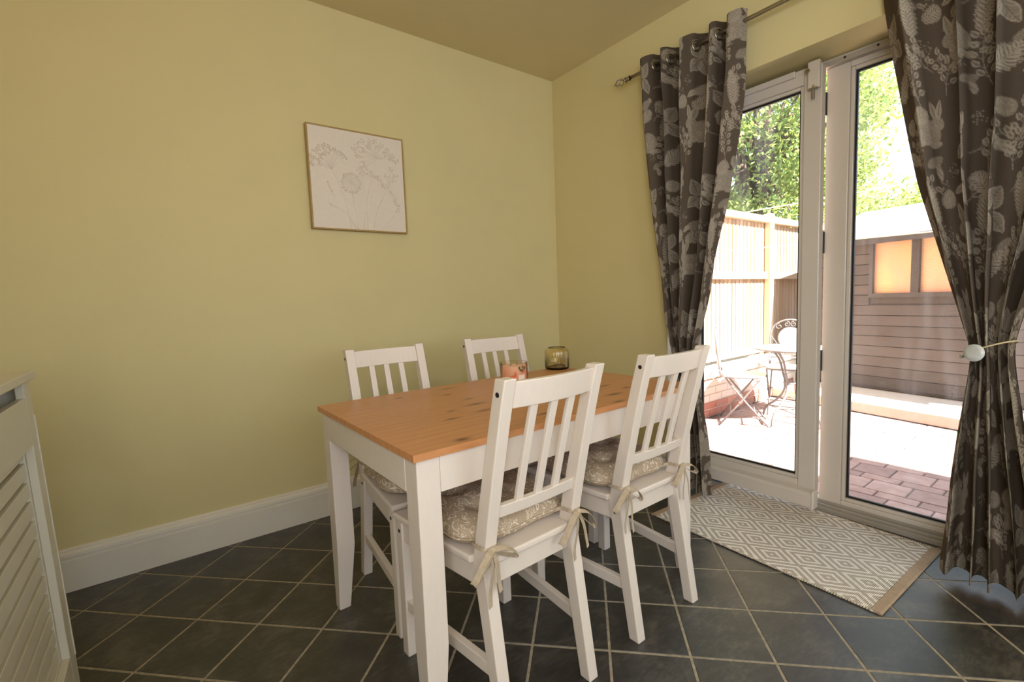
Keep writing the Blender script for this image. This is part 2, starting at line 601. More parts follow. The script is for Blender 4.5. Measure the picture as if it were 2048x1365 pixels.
MB().tube([(0.140, -1.580, 2.000), (0.140, -1.580, 1.94)], 0.0062, 12).build('lock_pin', M_STEEL, lk, smooth=False)
MB().box(0.131, 0.150, -1.596, -1.564, 1.982, 1.988).build('pin_collar', M_STEEL, lk)
MB().tube([(0.136, -1.557, 2.068), (0.131, -1.557, 2.068)], 0.010, 12).build('lock_screw', M_STEEL, lk)
for zz in (1.93, 1.30, 0.74):
    MB().box(0.225, 0.236, -1.604, -1.598, zz - 0.05, zz + 0.05).build('keep_plate', M_GASKET, door)

# ------------------------------------------------------------------ dining table
def pine_mat():
    m = NT('oiled_pine')
    v = m.coord()
    oi = m.n('ShaderNodeObjectInfo').outputs['Random']
    sh = m.n('ShaderNodeCombineXYZ')
    m.l(m.math('MULTIPLY', oi, 37.0), sh.inputs[0])
    m.l(m.math('MULTIPLY', oi, 11.0), sh.inputs[1])
    va = m.n('ShaderNodeVectorMath', operation='ADD')
    m.l(v, va.inputs[0])
    m.l(sh.outputs[0], va.inputs[1])
    w = m.n('ShaderNodeTexWave', wave_type='BANDS', bands_direction='Y')
    m.l(m.mapping(va.outputs[0], scale=(0.35, 1, 1)), w.inputs['Vector'])
    w.inputs['Scale'].default_value = 9
    w.inputs['Distortion'].default_value = 3.0
    w.inputs['Detail'].default_value = 2.0
    w.inputs['Detail Scale'].default_value = 0.8
    fine = m.noise(m.mapping(va.outputs[0], scale=(4, 120, 30)), 2.0, 4, 0.6)
    g = m.math('ADD', m.math('MULTIPLY', w.outputs['Fac'], 0.14), m.math('MULTIPLY', fine, 0.86))
    c = m.ramp(g, [(0.25, lin((184, 124, 78))), (0.5, lin((202, 142, 94))), (0.75, lin((212, 156, 108)))])
    c = m.mix(m.math('MULTIPLY', oi, 0.30), c, lin((194, 132, 82)))
    # knots where the boards have them: (x, y, half length, half width)
    sx = m.n('ShaderNodeSeparateXYZ')
    m.l(v, sx.inputs[0])
    knots = [(-0.327, 0.27, .014, .006), (-0.175, 0.185, .020, .008), (-0.158, 0.062, .016, .007), (-0.30, -0.055, .014, .006),
             (-0.35, -0.143, .022, .007), (-0.442, -0.343, .020, .012), (-0.188, -0.027, .040, .010), (-0.22, -0.125, .030, .009),
             (-0.106, 0.295, .030, .008), (-0.246, -0.273, .006, .005), (-0.118, -0.295, .03, .008), (0.341, -0.137, .03, .009),
             (0.363, -0.224, .018, .010), (0.24, -0.269, .034, .012), (0.161, -0.352, .022, .009), (0.42, 0.10, .02, .009),
             (0.10, 0.16, .02, .008), (0.23, 0.05, .016, .008)]
    tot = None
    for (kx, ky, a, b) in knots:
        dx = m.math('DIVIDE', m.math('SUBTRACT', sx.outputs[0], kx), a)
        dy = m.math('DIVIDE', m.math('SUBTRACT', sx.outputs[1], ky), b)
        d = m.math('ADD', m.math('MULTIPLY', dx, dx), m.math('MULTIPLY', dy, dy))
        k = m.math('POWER', 2.718, m.math('MULTIPLY', d, -0.9))
        tot = k if tot is None else m.math('ADD', tot, k)
    cl = m.n('ShaderNodeClamp')
    m.l(m.math('MULTIPLY', tot, 1.0), cl.inputs[0])
    c = m.mix(cl.outputs[0], c, lin((98, 52, 30)))
    m.set(color=c, rough=0.36, spec=0.45)
    m.bump(fine, 0.05, 0.0006)
    return m.m
M_PINE = pine_mat()
TBL = empty('dining_table', (-1.2842, -1.1442, 0), 0.0241)
tag(TBL, 'pine-topped dining table with white painted apron and tapered legs', 'table')
top = MB().box(-0.589, 0.589, -0.369, 0.369, 0.7235, 0.7245).build('tabletop', M_PINE, TBL)
yb = -0.37
for k, w in enumerate((0.094, 0.088, 0.098, 0.090, 0.094, 0.092, 0.096, 0.088)):
    MB().box(-0.59, 0.59, yb, yb + w, 0.722, 0.740).build('board', M_PINE, top, bevel=0.0004, seg=1)
    yb += w
lx, ly, lw = 0.578, 0.358, 0.062
for sx_ in (-1, 1):
    for sy_ in (-1, 1):
        def ring(x_in, y_in, z):
            xo, yo = sx_ * lx, sy_ * ly
            xi, yi = sx_ * (lx - x_in), sy_ * (ly - y_in)
            return [(xo, yo, z), (xi, yo, z), (xi, yi, z), (xo, yi, z)]
        MB().sections([ring(0.040, 0.040, 0.0), ring(lw, lw, 0.24), ring(lw, lw, 0.722)]).build('leg', M_CHAIR, TBL, bevel=0.0025)
ap = 0.010
for s in (-1, 1):
    MB().box(-lx + lw, lx - lw, s * (ly - ap) - 0.011, s * (ly - ap) + 0.003, 0.630, 0.722).build('apron', M_CHAIR, TBL, bevel=0.0015)
    MB().box(s * (lx - ap) - 0.011, s * (lx - ap) + 0.003, -ly + lw, ly - lw, 0.630, 0.722).build('apron', M_CHAIR, TBL, bevel=0.0015)

# ------------------------------------------------------------------ dining chairs
SEAT_Z = 0.452
def post_b(z):       # centre line of a rear post: splayed foot, upright at the seat, leaning back above
    if z < 0.43:
        t = z / 0.43
        return -0.217 + 0.070 * t
    t = (z - 0.43) / 0.482
    return -0.147 - 0.118 * (0.85 * t + 0.15 * t * t)
def make_chair():
    root = empty('dining_chair')
    wr_ = 0.151
    for s in (-1, 1):
        MB().box(s * 0.187 - 0.018, s * 0.187 + 0.018, 0.199, 0.235, 0, 0.432).build('front_leg', M_CHAIR, root, bevel=0.003)
        rings = []
        for z in (0, 0.1, 0.2, 0.32, 0.40, 0.43, 0.46, 0.52, 0.60, 0.70, 0.80, 0.86, 0.912):
            c = post_b(z)
            d = 0.0185 + 0.005 * max(0, 1 - abs(z - 0.43) / 0.40)
            x0, x1 = s * wr_ - 0.0175, s * wr_ + 0.0175
            rings.append([(x0, c - d, z), (x1, c - d, z), (x1, c + d, z), (x0, c + d, z)])
        MB().sections(rings).build('back_post', M_CHAIR, root, bevel=0.003)
        # side apron and stretcher follow the taper towards the back
        for nm, z0, z1, th in (('side_apron', 0.372, 0.432, 0.010), ('stretcher', 0.150, 0.184, 0.010)):
            f0, r0 = Vector((s * 0.190, 0.200)), Vector((s * 0.153, post_b((z0 + z1) / 2) + 0.012))
            d = (f0 - r0).normalized()
            nrm = Vector((-d.y, d.x)) * th
            q = [r0 - nrm, f0 - nrm, f0 + nrm, r0 + nrm]
            MB().frustum([(p.x, p.y, z0) for p in q], [(p.x, p.y, z1) for p in q]).build(nm, M_CHAIR, root, bevel=0.002)
        cap = MB()
        pb = post_b(0.876)
        x = s * (wr_ + 0.0175)
        cap.tube([(x - s * 0.004, pb, 0.876), (x + s * 0.0012, pb, 0.876)], 0.0062, 12)
        cap.build('bolt_cap', M_BLACK, root)
        MB().tube([(x - s * 0.004, -0.150, 0.400), (x + s * 0.0012, -0.150, 0.400)], 0.0058, 12).build('bolt_cap', M_BLACK, root)
        xf = s * 0.205
        MB().tube([(xf - s * 0.004, 0.214, 0.402), (xf + s * 0.0012, 0.214, 0.402)], 0.0058, 12).build('bolt_cap', M_BLACK, root)
    MB().box(-0.17, 0.17, 0.212, 0.230, 0.372, 0.432).build('front_apron', M_CHAIR, root, bevel=0.002)
    MB().box(-0.135, 0.135, -0.160, -0.142, 0.372, 0.432).build('rear_apron', M_CHAIR, root, bevel=0.002)
    MB().add([(-0.212, 0.243, 0.432), (0.212, 0.243, 0.432), (0.180, -0.128, 0.432), (0.133, -0.128, 0.432), (0.133, -0.176, 0.432), (-0.133, -0.176, 0.432), (-0.133, -0.128, 0.432), (-0.180, -0.128, 0.432),
              (-0.212, 0.243, SEAT_Z), (0.212, 0.243, SEAT_Z), (0.180, -0.128, SEAT_Z), (0.133, -0.128, SEAT_Z), (0.133, -0.176, SEAT_Z), (-0.133, -0.176, SEAT_Z), (-0.133, -0.128, SEAT_Z), (-0.180, -0.128, SEAT_Z)],
             [(7, 6, 5, 4, 3, 2, 1, 0), (8, 9, 10, 11, 12, 13, 14, 15)] + [(i, (i + 1) % 8, 8 + (i + 1) % 8, 8 + i) for i in range(8)]).build('seat', M_CHAIR, root, bevel=0.006, seg=3)
    # rails bow backwards between the posts
    def rail(name, z0, z1, bow, th):
        rings = []
        for k in range(13):
            x = -0.137 + 0.274 * k / 12
            bz0 = post_b(z0) - bow * (1 - (x / 0.137) ** 2)
            bz1 = post_b(z1) - bow * (1 - (x / 0.137) ** 2)
            rings.append([(x, bz0 - th, z0), (x, bz0 + th, z0), (x, bz1 + th, z1), (x, bz1 - th, z1)])
        MB().sections(rings).build(name, M_CHAIR, root, bevel=0.0025)
    rail('top_rail', 0.838, 0.903, 0.016, 0.010)
    rail('lower_rail', 0.553, 0.586, 0.008, 0.010)
    for x in (-0.064, 0.0, 0.064):
        rings = []
        for z in (0.582, 0.65, 0.72, 0.79, 0.845):
            t = (z - 0.573) / 0.27
            b = post_b(z) - (0.008 + 0.008 * t) * (1 - (x / 0.137) ** 2)
            rings.append([(x - 0.0115, b - 0.006, z), (x + 0.0115, b - 0.006, z), (x + 0.0115, b + 0.006, z), (x - 0.0115, b + 0.006, z)])
        MB().sections(rings).build('back_slat', M_CHAIR, root, bevel=0.002)
    return root

CHAIRS = [  # x, y, turn, label
    (-1.559, -1.397, 0.045, 'white slat-back dining chair nearest the viewer, its back at the front of the table'),
    (-1.026, -1.383, 0.010, 'white slat-back dining chair on the near side of the table beside the rug'),
    (-1.556, -0.880, PI + 0.005, 'white slat-back dining chair under the framed picture, pushed in on the wall side'),
    (-1.010, -0.872, PI - 0.040, 'white slat-back dining chair nearest the corner, behind the candle'),
]
proto = make_chair()
chair_roots = []
for i, (x, y, a, lab) in enumerate(CHAIRS):
    c = proto if i == 0 else copy_tree(proto)
    c.location = (x, y, 0)
    c.rotation_euler.z = a
    tag(c, lab, 'chair', 'dining chairs around the table')
    chair_roots.append(c)

# ------------------------------------------------------------------ seat cushions with tied ribbons
def cushion_mat():
    m = NT('scribble_print_cotton')
    v = m.coord()
    base = m.noise(m.mapping(v, scale=(300, 300, 300)), 3, 2)
    c0 = m.ramp(base, [(0.3, lin((166, 147, 126))), (0.7, lin((186, 168, 146)))])
    n1 = m.n('ShaderNodeTexNoise')
    m.l(m.mapping(v, scale=(1, 0.55, 1)), n1.inputs['Vector'])
    n1.inputs['Scale'].default_value = 44
    n1.inputs['Detail'].default_value = 0.6
    n1.inputs['Distortion'].default_value = 0.8
    def iso(val, k, off, w):
        fr_ = m.math('FRACT', m.math('ADD', m.math('MULTIPLY', val, k), off))
        d = m.math('ABSOLUTE', m.math('SUBTRACT', fr_, 0.5))
        mr = m.n('ShaderNodeMapRange')
        m.l(d, mr.inputs[0])
        for i, q in enumerate((w, w + 0.03, 1.0, 0.0)):
            mr.inputs[i + 1].default_value = q
        return mr.outputs[0]
    i1 = iso(n1.outputs['Fac'], 4.2, 0.0, 0.062)
    n2 = m.noise(m.mapping(v, scale=(1, 0.6, 1), loc=(3.1, 1.7, 0)), 44, 0.5, 0.5, 1.0)
    i2 = iso(n2, 4.0, 0.35, 0.045)
    gate = m.ramp(m.noise(m.mapping(v, loc=(8, 2, 1)), 30, 1), [(0.46, (0, 0, 0)), (0.52, (1, 1, 1))])
    i2 = m.math('MULTIPLY', i2, gate)
    mx = m.math('MAXIMUM', i1, i2)
    m.set(color=m.mix(m.math('MULTIPLY', mx, 0.85), c0, lin((232, 222, 206))), rough=0.9, spec=0.2)
    m.bump(base, 0.15, 0.0006)
    return m.m
M_CUSH = cushion_mat()
M_TIE = simple('linen_tape', (184, 168, 147), 0.9, vary=0.12, scale=80, bump=0.3, bscale=600, spec=0.2)

def make_cushion(seed):
    r = random.Random(seed)
    root = empty('seat_cushion')
    N = 56
    lob = [(r.uniform(-0.5, 0.5), r.uniform(-0.5, 0.5), r.uniform(-1, 1)) for _ in range(6)]
    def shape(u, v, side):
        # rounded square outline, slightly narrower at the back
        k = max(abs(u), abs(v))
        e = (abs(u) ** 5 + abs(v) ** 5) ** 0.2
        s = k / e if e > 1e-6 else 1
        uu, vv = u * s, v * s
        x = uu * (0.193 + 0.014 * vv)
        y = 0.044 + vv * 0.176
        x += 0.004 * math.sin(7 * vv + seed) * abs(uu) ** 3
        y += 0.004 * math.sin(6 * uu + 2 * seed) * abs(vv) ** 3
        edge = (1 - abs(u) ** 3.2) * (1 - abs(v) ** 3.2)
        edge = max(edge, 0) ** 0.5
        dip = 0
        for cx, cy in ((-0.36, -0.36), (0.36, -0.36), (-0.36, 0.36), (0.36, 0.36)):
            d2 = (uu - cx) ** 2 + (vv - cy) ** 2
            dip += 0.62 * math.exp(-d2 / 0.022) + 0.16 * math.exp(-abs(uu - cx) / 0.05) * math.exp(-d2 / 0.12) * 0.8
        lump = sum(0.05 * w * math.sin(5 * (uu - a) + 4 * (vv - b)) for a, b, w in lob)
        if side > 0:
            z = 0.027 + 0.046 * edge ** 0.7 * (1 - min(dip, 0.8)) * (1 + lump)
        else:
            z = 0.027 - 0.026 * edge ** 0.45
        return (x, y, SEAT_Z + 0.001 + z)
    vs_, fs_ = [], []
    n1 = N + 1
    for side in (1, -1):
        for j in range(n1):
            for i in range(n1):
                vs_.append(shape(-1 + 2 * i / N, -1 + 2 * j / N, side))
    for j in range(N):
        for i in range(N):
            a = j * n1 + i
            fs_.append((a, a + 1, a + n1 + 1, a + n1))
            b = a + n1 * n1
            fs_.append((b, b + n1, b + n1 + 1, b + 1))
    mb = MB().add(vs_, fs_)
    me = bpy.data.meshes.new('pad')
    me.from_pydata(mb.v, [], mb.f)
    bm = bmesh.new()
    bm.from_mesh(me)
    bmesh.ops.remove_doubles(bm, verts=bm.verts, dist=0.0004)
    bmesh.ops.recalc_face_normals(bm, faces=bm.faces)
    bm.to_mesh(me)
    bm.free()
    me.materials.append(M_CUSH)
    link('pad', me, root, smooth=True)
    ring_ = []
    for k in range(120):
        t = k / 120 * 4
        if t < 1: u, v = -1 + 2 * t, -1
        elif t < 2: u, v = 1, -1 + 2 * (t - 1)
        elif t < 3: u, v = 1 - 2 * (t - 2), 1
        else: u, v = -1, 1 - 2 * (t - 3)
        p = shape(u, v, 1)
        ring_.append((p[0] * 1.004, p[1] * 1.002, p[2]))
    MB().tube(ring_, 0.0034, 6, closed=True).build('piping', M_CUSH, root, smooth=True)
    for s in (-1, 1):
        kx, ky, kz = s * 0.151, -0.182, 0.484
        ties = MB()
        wrap = [(s * 0.120, -0.125, 0.474), (s * 0.131, -0.146, 0.484), (s * 0.131, -0.178, 0.486), (kx, ky - 0.002, kz)]
        wrap2 = [(s * 0.150, -0.118, 0.474), (s * 0.172, -0.130, 0.484), (s * 0.172, -0.176, 0.486), (kx, ky - 0.002, kz)]
        ties.ribbon(spline(wrap, 6), (0, 0, 1), 0.010)
        ties.ribbon(spline(wrap2, 6), (0, 0, 1), 0.010)
        ties.sphere((kx, ky - 0.006, kz), 0.009, 8, 6, 0.8)
        dirs = [(-1, r.uniform(0.6, 1.0)), (1, r.uniform(0.55, 0.9))]
        for (dx, ln) in dirs:           # two loops
            a = 0.076 * ln
            dz = -r.uniform(0.35, 0.95)
            out = [(kx, ky - 0.007, kz), (kx + dx * a * 0.5, ky - 0.022, kz + a * 0.12 + dz * a * 0.3), (kx + dx * a, ky - 0.022, kz + dz * a),
                   (kx + dx * a * 1.02, ky - 0.012, kz + dz * a - 0.012), (kx + dx * a * 0.5, ky - 0.010, kz + dz * a * 0.5 - 0.010), (kx, ky - 0.007, kz - 0.004)]
            ties.ribbon(spline(out, 7), (dx * 0.2, 1, 0.25), 0.0165)
        for dx in (-0.4, 0.5):          # two hanging tails
            L = r.uniform(0.09, 0.15)
            x1 = kx + dx * r.uniform(0.02, 0.06)
            tl = [(kx, ky - 0.008, kz), (kx + (x1 - kx) * 0.5, ky - 0.016, kz - L * 0.35), (x1, ky - 0.013, kz - L * 0.75), (x1 + dx * 0.006, ky - 0.016, kz - L)]
            ties.ribbon(spline(tl, 7), (1, 0.4, 0), 0.0155)
        ties.build('ribbon_bow', M_TIE, root)
    return root
CUSH = ['beige scribble-print seat cushion tied to the chair nearest the viewer',
        'beige scribble-print seat cushion tied to the chair beside the rug',
        'beige scribble-print seat cushion on the chair under the framed picture',
        'beige scribble-print seat cushion on the chair nearest the corner']
for i, ((x, y, a, _), lab) in enumerate(zip(CHAIRS, CUSH)):
    k = make_cushion(i + 3)
    k.location = (x, y, 0)
    k.rotation_euler.z = a
    tag(k, lab, 'cushion', 'cushions on the dining chairs')

# ------------------------------------------------------------------ candle and glass on the table
def clear_glass(name, color, rough=0.02, density=0.75):
    m = NT(name)
    tr = m.n('ShaderNodeBsdfTransparent')
    tr.inputs['Color'].default_value = color
    gl = m.n('ShaderNodeBsdfGlossy')
    gl.inputs['Roughness'].default_value = rough + 0.04
    lw_ = m.n('ShaderNodeLayerWeight')
    lw_.inputs['Blend'].default_value = 0.08
    mx = m.n('ShaderNodeMixShader')
    m.l(m.math('MULTIPLY', lw_.outputs['Fresnel'], 0.70), mx.inputs[0])
    m.l(tr.outputs[0], mx.inputs[1])
    m.l(gl.outputs[0], mx.inputs[2])
    m.l(mx.outputs[0], m.out.inputs['Surface'])
    return m.m
cd = empty('jar_candle', (-1.100, -0.905, 0.740))
cd.scale = (1.22, 1.22, 0.98)
tag(cd, 'pink scented candle in a clear glass jar with a floral label', 'candle')
def wax_mat():
    m = NT('peach_wax')
    sx = m.n('ShaderNodeSeparateXYZ')
    m.l(m.coord(), sx.inputs[0])
    c = m.ramp(m.math('MULTIPLY', sx.outputs[2], 12.0), [(0.0, lin((226, 166, 132))), (0.8, lin((240, 206, 178)))])
    m.set(color=c, rough=0.45, sub=0.0)
    return m.m
MB().lathe([(0.0445, 0.006), (0.0455, 0.010), (0.0455, 0.066), (0.040, 0.068), (0.004, 0.066)], n=40, cap_high=True).build('wax', wax_mat(), cd, smooth=False)
for wx in (-0.014, 0.014):
    MB().tube([(wx, 0, 0.064), (wx + 0.001, 0.001, 0.075)], 0.0012, 6).build('wick', M_BLACK, cd)
MB().lathe([(0.044, 0.0), (0.0485, 0.003), (0.0490, 0.010), (0.0490, 0.080), (0.0482, 0.0815), (0.0468, 0.080), (0.0465, 0.010), (0.0465, 0.0062)], n=40).build('glass_jar', clear_glass('pink_glass', (0.985, 0.93, 0.90, 1)), cd, smooth=True)
def arc_patch(r, a0, a1, z0, z1, n=14):
    mb = MB()
    rings = []
    for k in range(n + 1):
        a = a0 + (a1 - a0) * k / n
        c, s = math.cos(a), math.sin(a)
        rings.append([(r * c, r * s, z0), ((r + 0.0006) * c, (r + 0.0006) * s, z0), ((r + 0.0006) * c, (r + 0.0006) * s, z1), (r * c, r * s, z1)])
    return mb.sections(rings)
fa = math.atan2(CAM.y + 0.905, CAM.x + 1.100)
M_PETAL = simple('label_petal', (214, 112, 84), 0.6, vary=0.3, scale=120)
M_LEAF2 = simple('label_leaf', (96, 92, 52), 0.6, vary=0.3, scale=120)
arc_patch(0.0493, fa + 0.30, fa + 0.80, 0.004, 0.032).build('paper_label', simple('label_paper', (236, 214, 200), 0.6), cd)
def disc_on_jar(name, a, z, ra, rz, mat, n=9, rr=0.0494):
    ring_ = [(rr * math.cos(a + ra * math.cos(2 * PI * k / n)), rr * math.sin(a + ra * math.cos(2 * PI * k / n)), z + rz * math.sin(2 * PI * k / n)) for k in range(n)]
    ring2 = [(p[0] * 1.012, p[1] * 1.012, p[2]) for p in ring_]
    MB().sections([ring_, ring2]).build(name, mat, cd)
for (da, z, ra, rz, mt) in ((0.55, 0.052, .16, .006, M_LEAF2), (0.80, 0.060, .10, .008, M_LEAF2), (0.38, 0.062, .08, .007, M_LEAF2), (0.72, 0.046, .14, .008, M_PETAL), (0.92, 0.066, .10, .007, M_PETAL),
                            (-0.10, 0.022, .22, .009, M_PETAL), (-0.34, 0.012, .20, .007, M_PETAL), (0.10, 0.034, .08, .012, M_PETAL), (0.62, 0.066, .05, .006, M_LEAF2)):
    disc_on_jar('label_flower' if mt is M_PETAL else 'label_leaf', fa + da, z, ra, rz, mt, rr=0.0495 if mt is M_LEAF2 else 0.0493)
def amber_vase_mat():
    m = NT('amber_glass')
    f_ = m.noise(m.coord(), 20, 2)
    m.set(color=m.ramp(f_, [(0.3, lin((254, 243, 214))), (0.7, lin((255, 246, 222)))]), rough=0.04, trans=1.0, ior=1.42)
    return m.m
gv = MB()
gv.lathe([(0.048, 0.0), (0.053, 0.006), (0.0535, 0.02), (0.0535, 0.112), (0.051, 0.124), (0.045, 0.132), (0.039, 0.136), (0.038, 0.140), (0.0365, 0.140), (0.037, 0.135), (0.043, 0.130), (0.049, 0.121), (0.0510, 0.112), (0.0510, 0.02), (0.045, 0.008)],
         n=96, ripple=lambda a, z: 0.018 * math.cos(24 * a) if 0.01 < z < 0.128 else 0.0, cap_low=True, cap_high=True)
o = gv.build('ribbed_glass_vase', amber_vase_mat(), smooth=True, loc=(-0.755, -0.800, 0.740))
o.scale = (1.10, 1.10, 0.76)
tag(o, 'amber ribbed glass vase at the corner end of the table', 'vase')

# ------------------------------------------------------------------ framed relief picture
pic = empty('framed_picture', (-1.405, 0.0, 1.732))
tag(pic, 'square white relief picture of cow parsley in a thin gold frame', 'picture')
M_FRAME = simple('pale_gold_wood', (170, 140, 82), 0.42, vary=0.10, scale=30)
M_PLAST = simple('white_plaster_canvas', (230, 219, 208), 0.7, vary=0.02, scale=60, bump=0.12, bscale=900)
PW, PH, FT = 0.252, 0.255, 0.007
fm = MB()
fm.box(-PW, -PW + FT, -0.034, -0.002, -PH, PH).box(PW - FT, PW, -0.034, -0.002, -PH, PH).box(-PW + FT, PW - FT, -0.034, -0.002, PH - FT, PH).box(-PW + FT, PW - FT, -0.034, -0.002, -PH, -PH + FT)
fm.build('frame', M_FRAME, pic, bevel=0.001)
canvas = MB().box(-PW + FT, PW - FT, -0.030, -0.004, -PH + FT, PH - FT).build('canvas', M_PLAST, pic)
YC = -0.030
def stem(pts, r=0.0022):
    P = spline([(x, YC - 0.0004, z) for x, z in pts], 8)
    MB().tube(P, [r * (0.75 + 0.25 * math.cos(i * 0.4)) for i in range(len(P))], 6).build('stem', M_PLAST, canvas, smooth=True)
def head(name, base, tips, blob=0.0056, n=11, spread=0.015, seed=0):
    rr = random.Random(seed)
    mb = MB()
    for (x, z) in tips:
        mb.tube([(base[0], YC - 0.0004, base[1]), ((base[0] + x) / 2 + rr.uniform(-.004, .004), YC - 0.001, (base[1] + z) / 2 + 0.004), (x, YC - 0.0012, z)], 0.0011, 5)
        for _ in range(n):
            a, d = rr.uniform(0, 2 * PI), spread * math.sqrt(rr.random())
            px_ = max(-0.240, min(0.240, x + d * math.cos(a)))
            mb.sphere((px_, YC - 0.0012, z + d * math.sin(a)), blob * rr.uniform(0.5, 1.0), 6, 5)
    mb.build(name, M_PLAST, canvas, smooth=True)
stem([(-0.056, -0.244), (-0.075, -0.14), (-0.105, -0.03), (-0.139, 0.044)])
stem([(0.006, -0.246), (0.020, -0.16), (0.038, -0.075), (0.078, 0.06), (0.096, 0.157)])
stem([(-0.019, -0.244), (-0.032, -0.15), (-0.045, -0.06)])
stem([(0.060, -0.246), (0.080, -0.16), (0.113, -0.088), (0.150, -0.02)])
stem([(0.030, -0.246), (0.030, -0.12), (0.012, 0.02), (0.030, 0.09)], 0.0016)
stem([(-0.035, -0.246), (-0.085, -0.165), (-0.160, -0.130)], 0.0026)
stem([(-0.02, -0.246), (-0.075, -0.175), (-0.170, -0.118)], 0.0018)
stem([(0.10, -0.246), (0.145, -0.20), (0.180, -0.160)], 0.0018)
stem([(0.02, -0.246), (0.05, -0.15), (0.060, -0.06)], 0.0014)
head('umbel', (-0.139, 0.044), [(-0.235, 0.06), (-0.228, 0.095), (-0.213, 0.125), (-0.196, 0.145), (-0.170, 0.152), (-0.145, 0.148), (-0.118, 0.138), (-0.095, 0.128), (-0.075, 0.115), (-0.19, 0.10), (-0.20, 0.07), (-0.16, 0.12)], seed=1)
head('umbel', (0.096, 0.130), [(-0.020, 0.16), (0.0, 0.185), (0.025, 0.205), (0.06, 0.215), (0.095, 0.218), (0.13, 0.20), (0.16, 0.185), (0.19, 0.16), (0.21, 0.135), (0.02, 0.165), (0.06, 0.19), (0.11, 0.185), (0.15, 0.165), (0.18, 0.14), (0.0, 0.13), (0.02, 0.10), (0.035, 0.075)], seed=2)
head('umbel', (0.150, -0.02), [(0.09, 0.04), (0.11, 0.02), (0.15, 0.05), (0.18, 0.08), (0.20, 0.055), (0.19, 0.03), (0.16, 0.01), (0.13, -0.01), (0.17, -0.04), (0.19, -0.07), (0.20, -0.10), (0.205, -0.13)], n=7, seed=3)
head('umbel', (0.035, 0.045), [(0.005, 0.055), (0.02, 0.04), (0.05, 0.035), (0.06, 0.05), (0.01, 0.08)], n=6, seed=5)
head('seed_head', (-0.045, -0.012), [(-0.045 + 0.046 * math.cos(a), -0.012 + 0.046 * math.sin(a)) for a in np.linspace(0, 2 * PI, 23)[:-1]], n=3, spread=0.007, seed=4)
head('grass_ear', (-0.135, -0.09), [(-0.165 + 0.008 * k * 0.8, -0.02 - 0.014 * k) for k in range(5)], n=4, spread=0.006, blob=0.0036, seed=6)

# ------------------------------------------------------------------ radiator cover
RC = empty('radiator_cover', (-2.575, -0.672, 0.0), 0.0)
RC.rotation_euler = (0, -0.030, 0)
tag(RC, 'white slatted radiator cover at the left edge, against the side wall', 'radiator cover')
M_MDF = simple('white_satin_mdf', (216, 211, 198), 0.38, vary=0.02)
RD, RL_, RH = 0.24, 1.25, 0.918       # depth, length, height under the top board
def rbox(name, x0, x1, y0, y1, z0, z1, bevel=0.002, parent=None):
    return MB().box(x0, x1, y0, y1, z0, z1).build(name, M_MDF, parent or RC, bevel=bevel)
rbox('top_board', -RD, 0.012, -RL_ - 0.02, 0.020, RH, RH + 0.022, 0.003)
rbox('side_panel', -RD, -0.018, -0.018, 0.0, 0.0, RH)
rbox('side_panel', -RD, -0.018, -RL_, -RL_ + 0.018, 0.0, RH)
FW = 0.072
ff = rbox('front_stile', -0.018, 0.0, -FW, 0.0, 0.0, RH)
rbox('front_stile', -0.018, 0.0, -RL_, -RL_ + FW, 0.0, RH)
rbox('front_rail', -0.018, 0.0, -RL_ + FW, -FW, 0.0, 0.13)
rbox('front_rail', -0.018, 0.0, -RL_ + FW, -FW, 0.745, 0.875)
rbox('groove_moulding', -0.001, 0.0025, -0.012, -0.006, 0.10, RH - 0.10, 0.0008)
bk = rbox('grille_panel', -0.030, -0.018, -RL_ + FW - 0.01, -FW + 0.01, 0.12, 0.132)
rbox('grille_panel', -0.030, -0.018, -RL_ + FW - 0.01, -FW + 0.01, 0.73, 0.755)
rbox('grille_panel', -0.030, -0.018, -FW - 0.012, -FW + 0.01, 0.132, 0.73)
zz = 0.140
while zz < 0.725:
    rbox('slat', -0.030, -0.019, -RL_ + FW - 0.01, -FW - 0.012, zz, zz + 0.0395, 0.0010)
    zz += 0.0525

# ------------------------------------------------------------------ woven rug by the door
def rug_mat():
    m = NT('diamond_weave')
    v = m.coord()
    sx = m.n('ShaderNodeSeparateXYZ')
    m.l(v, sx.inputs[0])
    # woven edges wobble a little
    wob = m.math('MULTIPLY', m.math('SUBTRACT', m.noise(v, 90, 2), 0.5), 0.05)
    def tri(s, period, off):
        f_ = m.math('FRACT', m.math('ADD', m.math('DIVIDE', s, period), off))
        return m.math('ABSOLUTE', m.math('SUBTRACT', f_, 0.5))
    d = m.math('ADD', tri(sx.outputs[0], 0.150, 0.55), tri(sx.outputs[1], 0.207, 0.34))
    mm = m.math('MINIMUM', d, m.math('SUBTRACT', 1.0, d))
    s = m.math('COSINE', m.math('MULTIPLY', m.math('ADD', mm, wob), 2 * PI * 5))
    fac = m.n('ShaderNodeMapRange')
    m.l(s, fac.inputs[0])
    fac.inputs[1].default_value = 0.0
    fac.inputs[2].default_value = 0.35
    weave = m.n('ShaderNodeTexWave', wave_type='BANDS', bands_direction='Y')
    m.l(v, weave.inputs['Vector'])
    weave.inputs['Scale'].default_value = 62
    weave.inputs['Distortion'].default_value = 1.5
    c = m.mix(fac.outputs[0], lin((196, 183, 170)), lin((250, 245, 237)))
    c = m.mix(m.math('MULTIPLY', weave.outputs['Fac'], 0.18), c, lin((160, 146, 132)))
    m.set(color=c, rough=0.95, spec=0.1)
    m.bump(m.math('ADD', weave.outputs['Fac'], m.math('MULTIPLY', fac.outputs[0], 0.6)), 0.6, 0.002)
    return m.m
RW, RLn = 0.640, 0.935
rug = empty('door_rug', (-0.136, -1.590, 0.0), -0.045)
tag(rug, 'beige and white diamond-weave rug lying in front of the patio door', 'rug')
nx, ny = 40, 60
vs_, fs_ = [], []
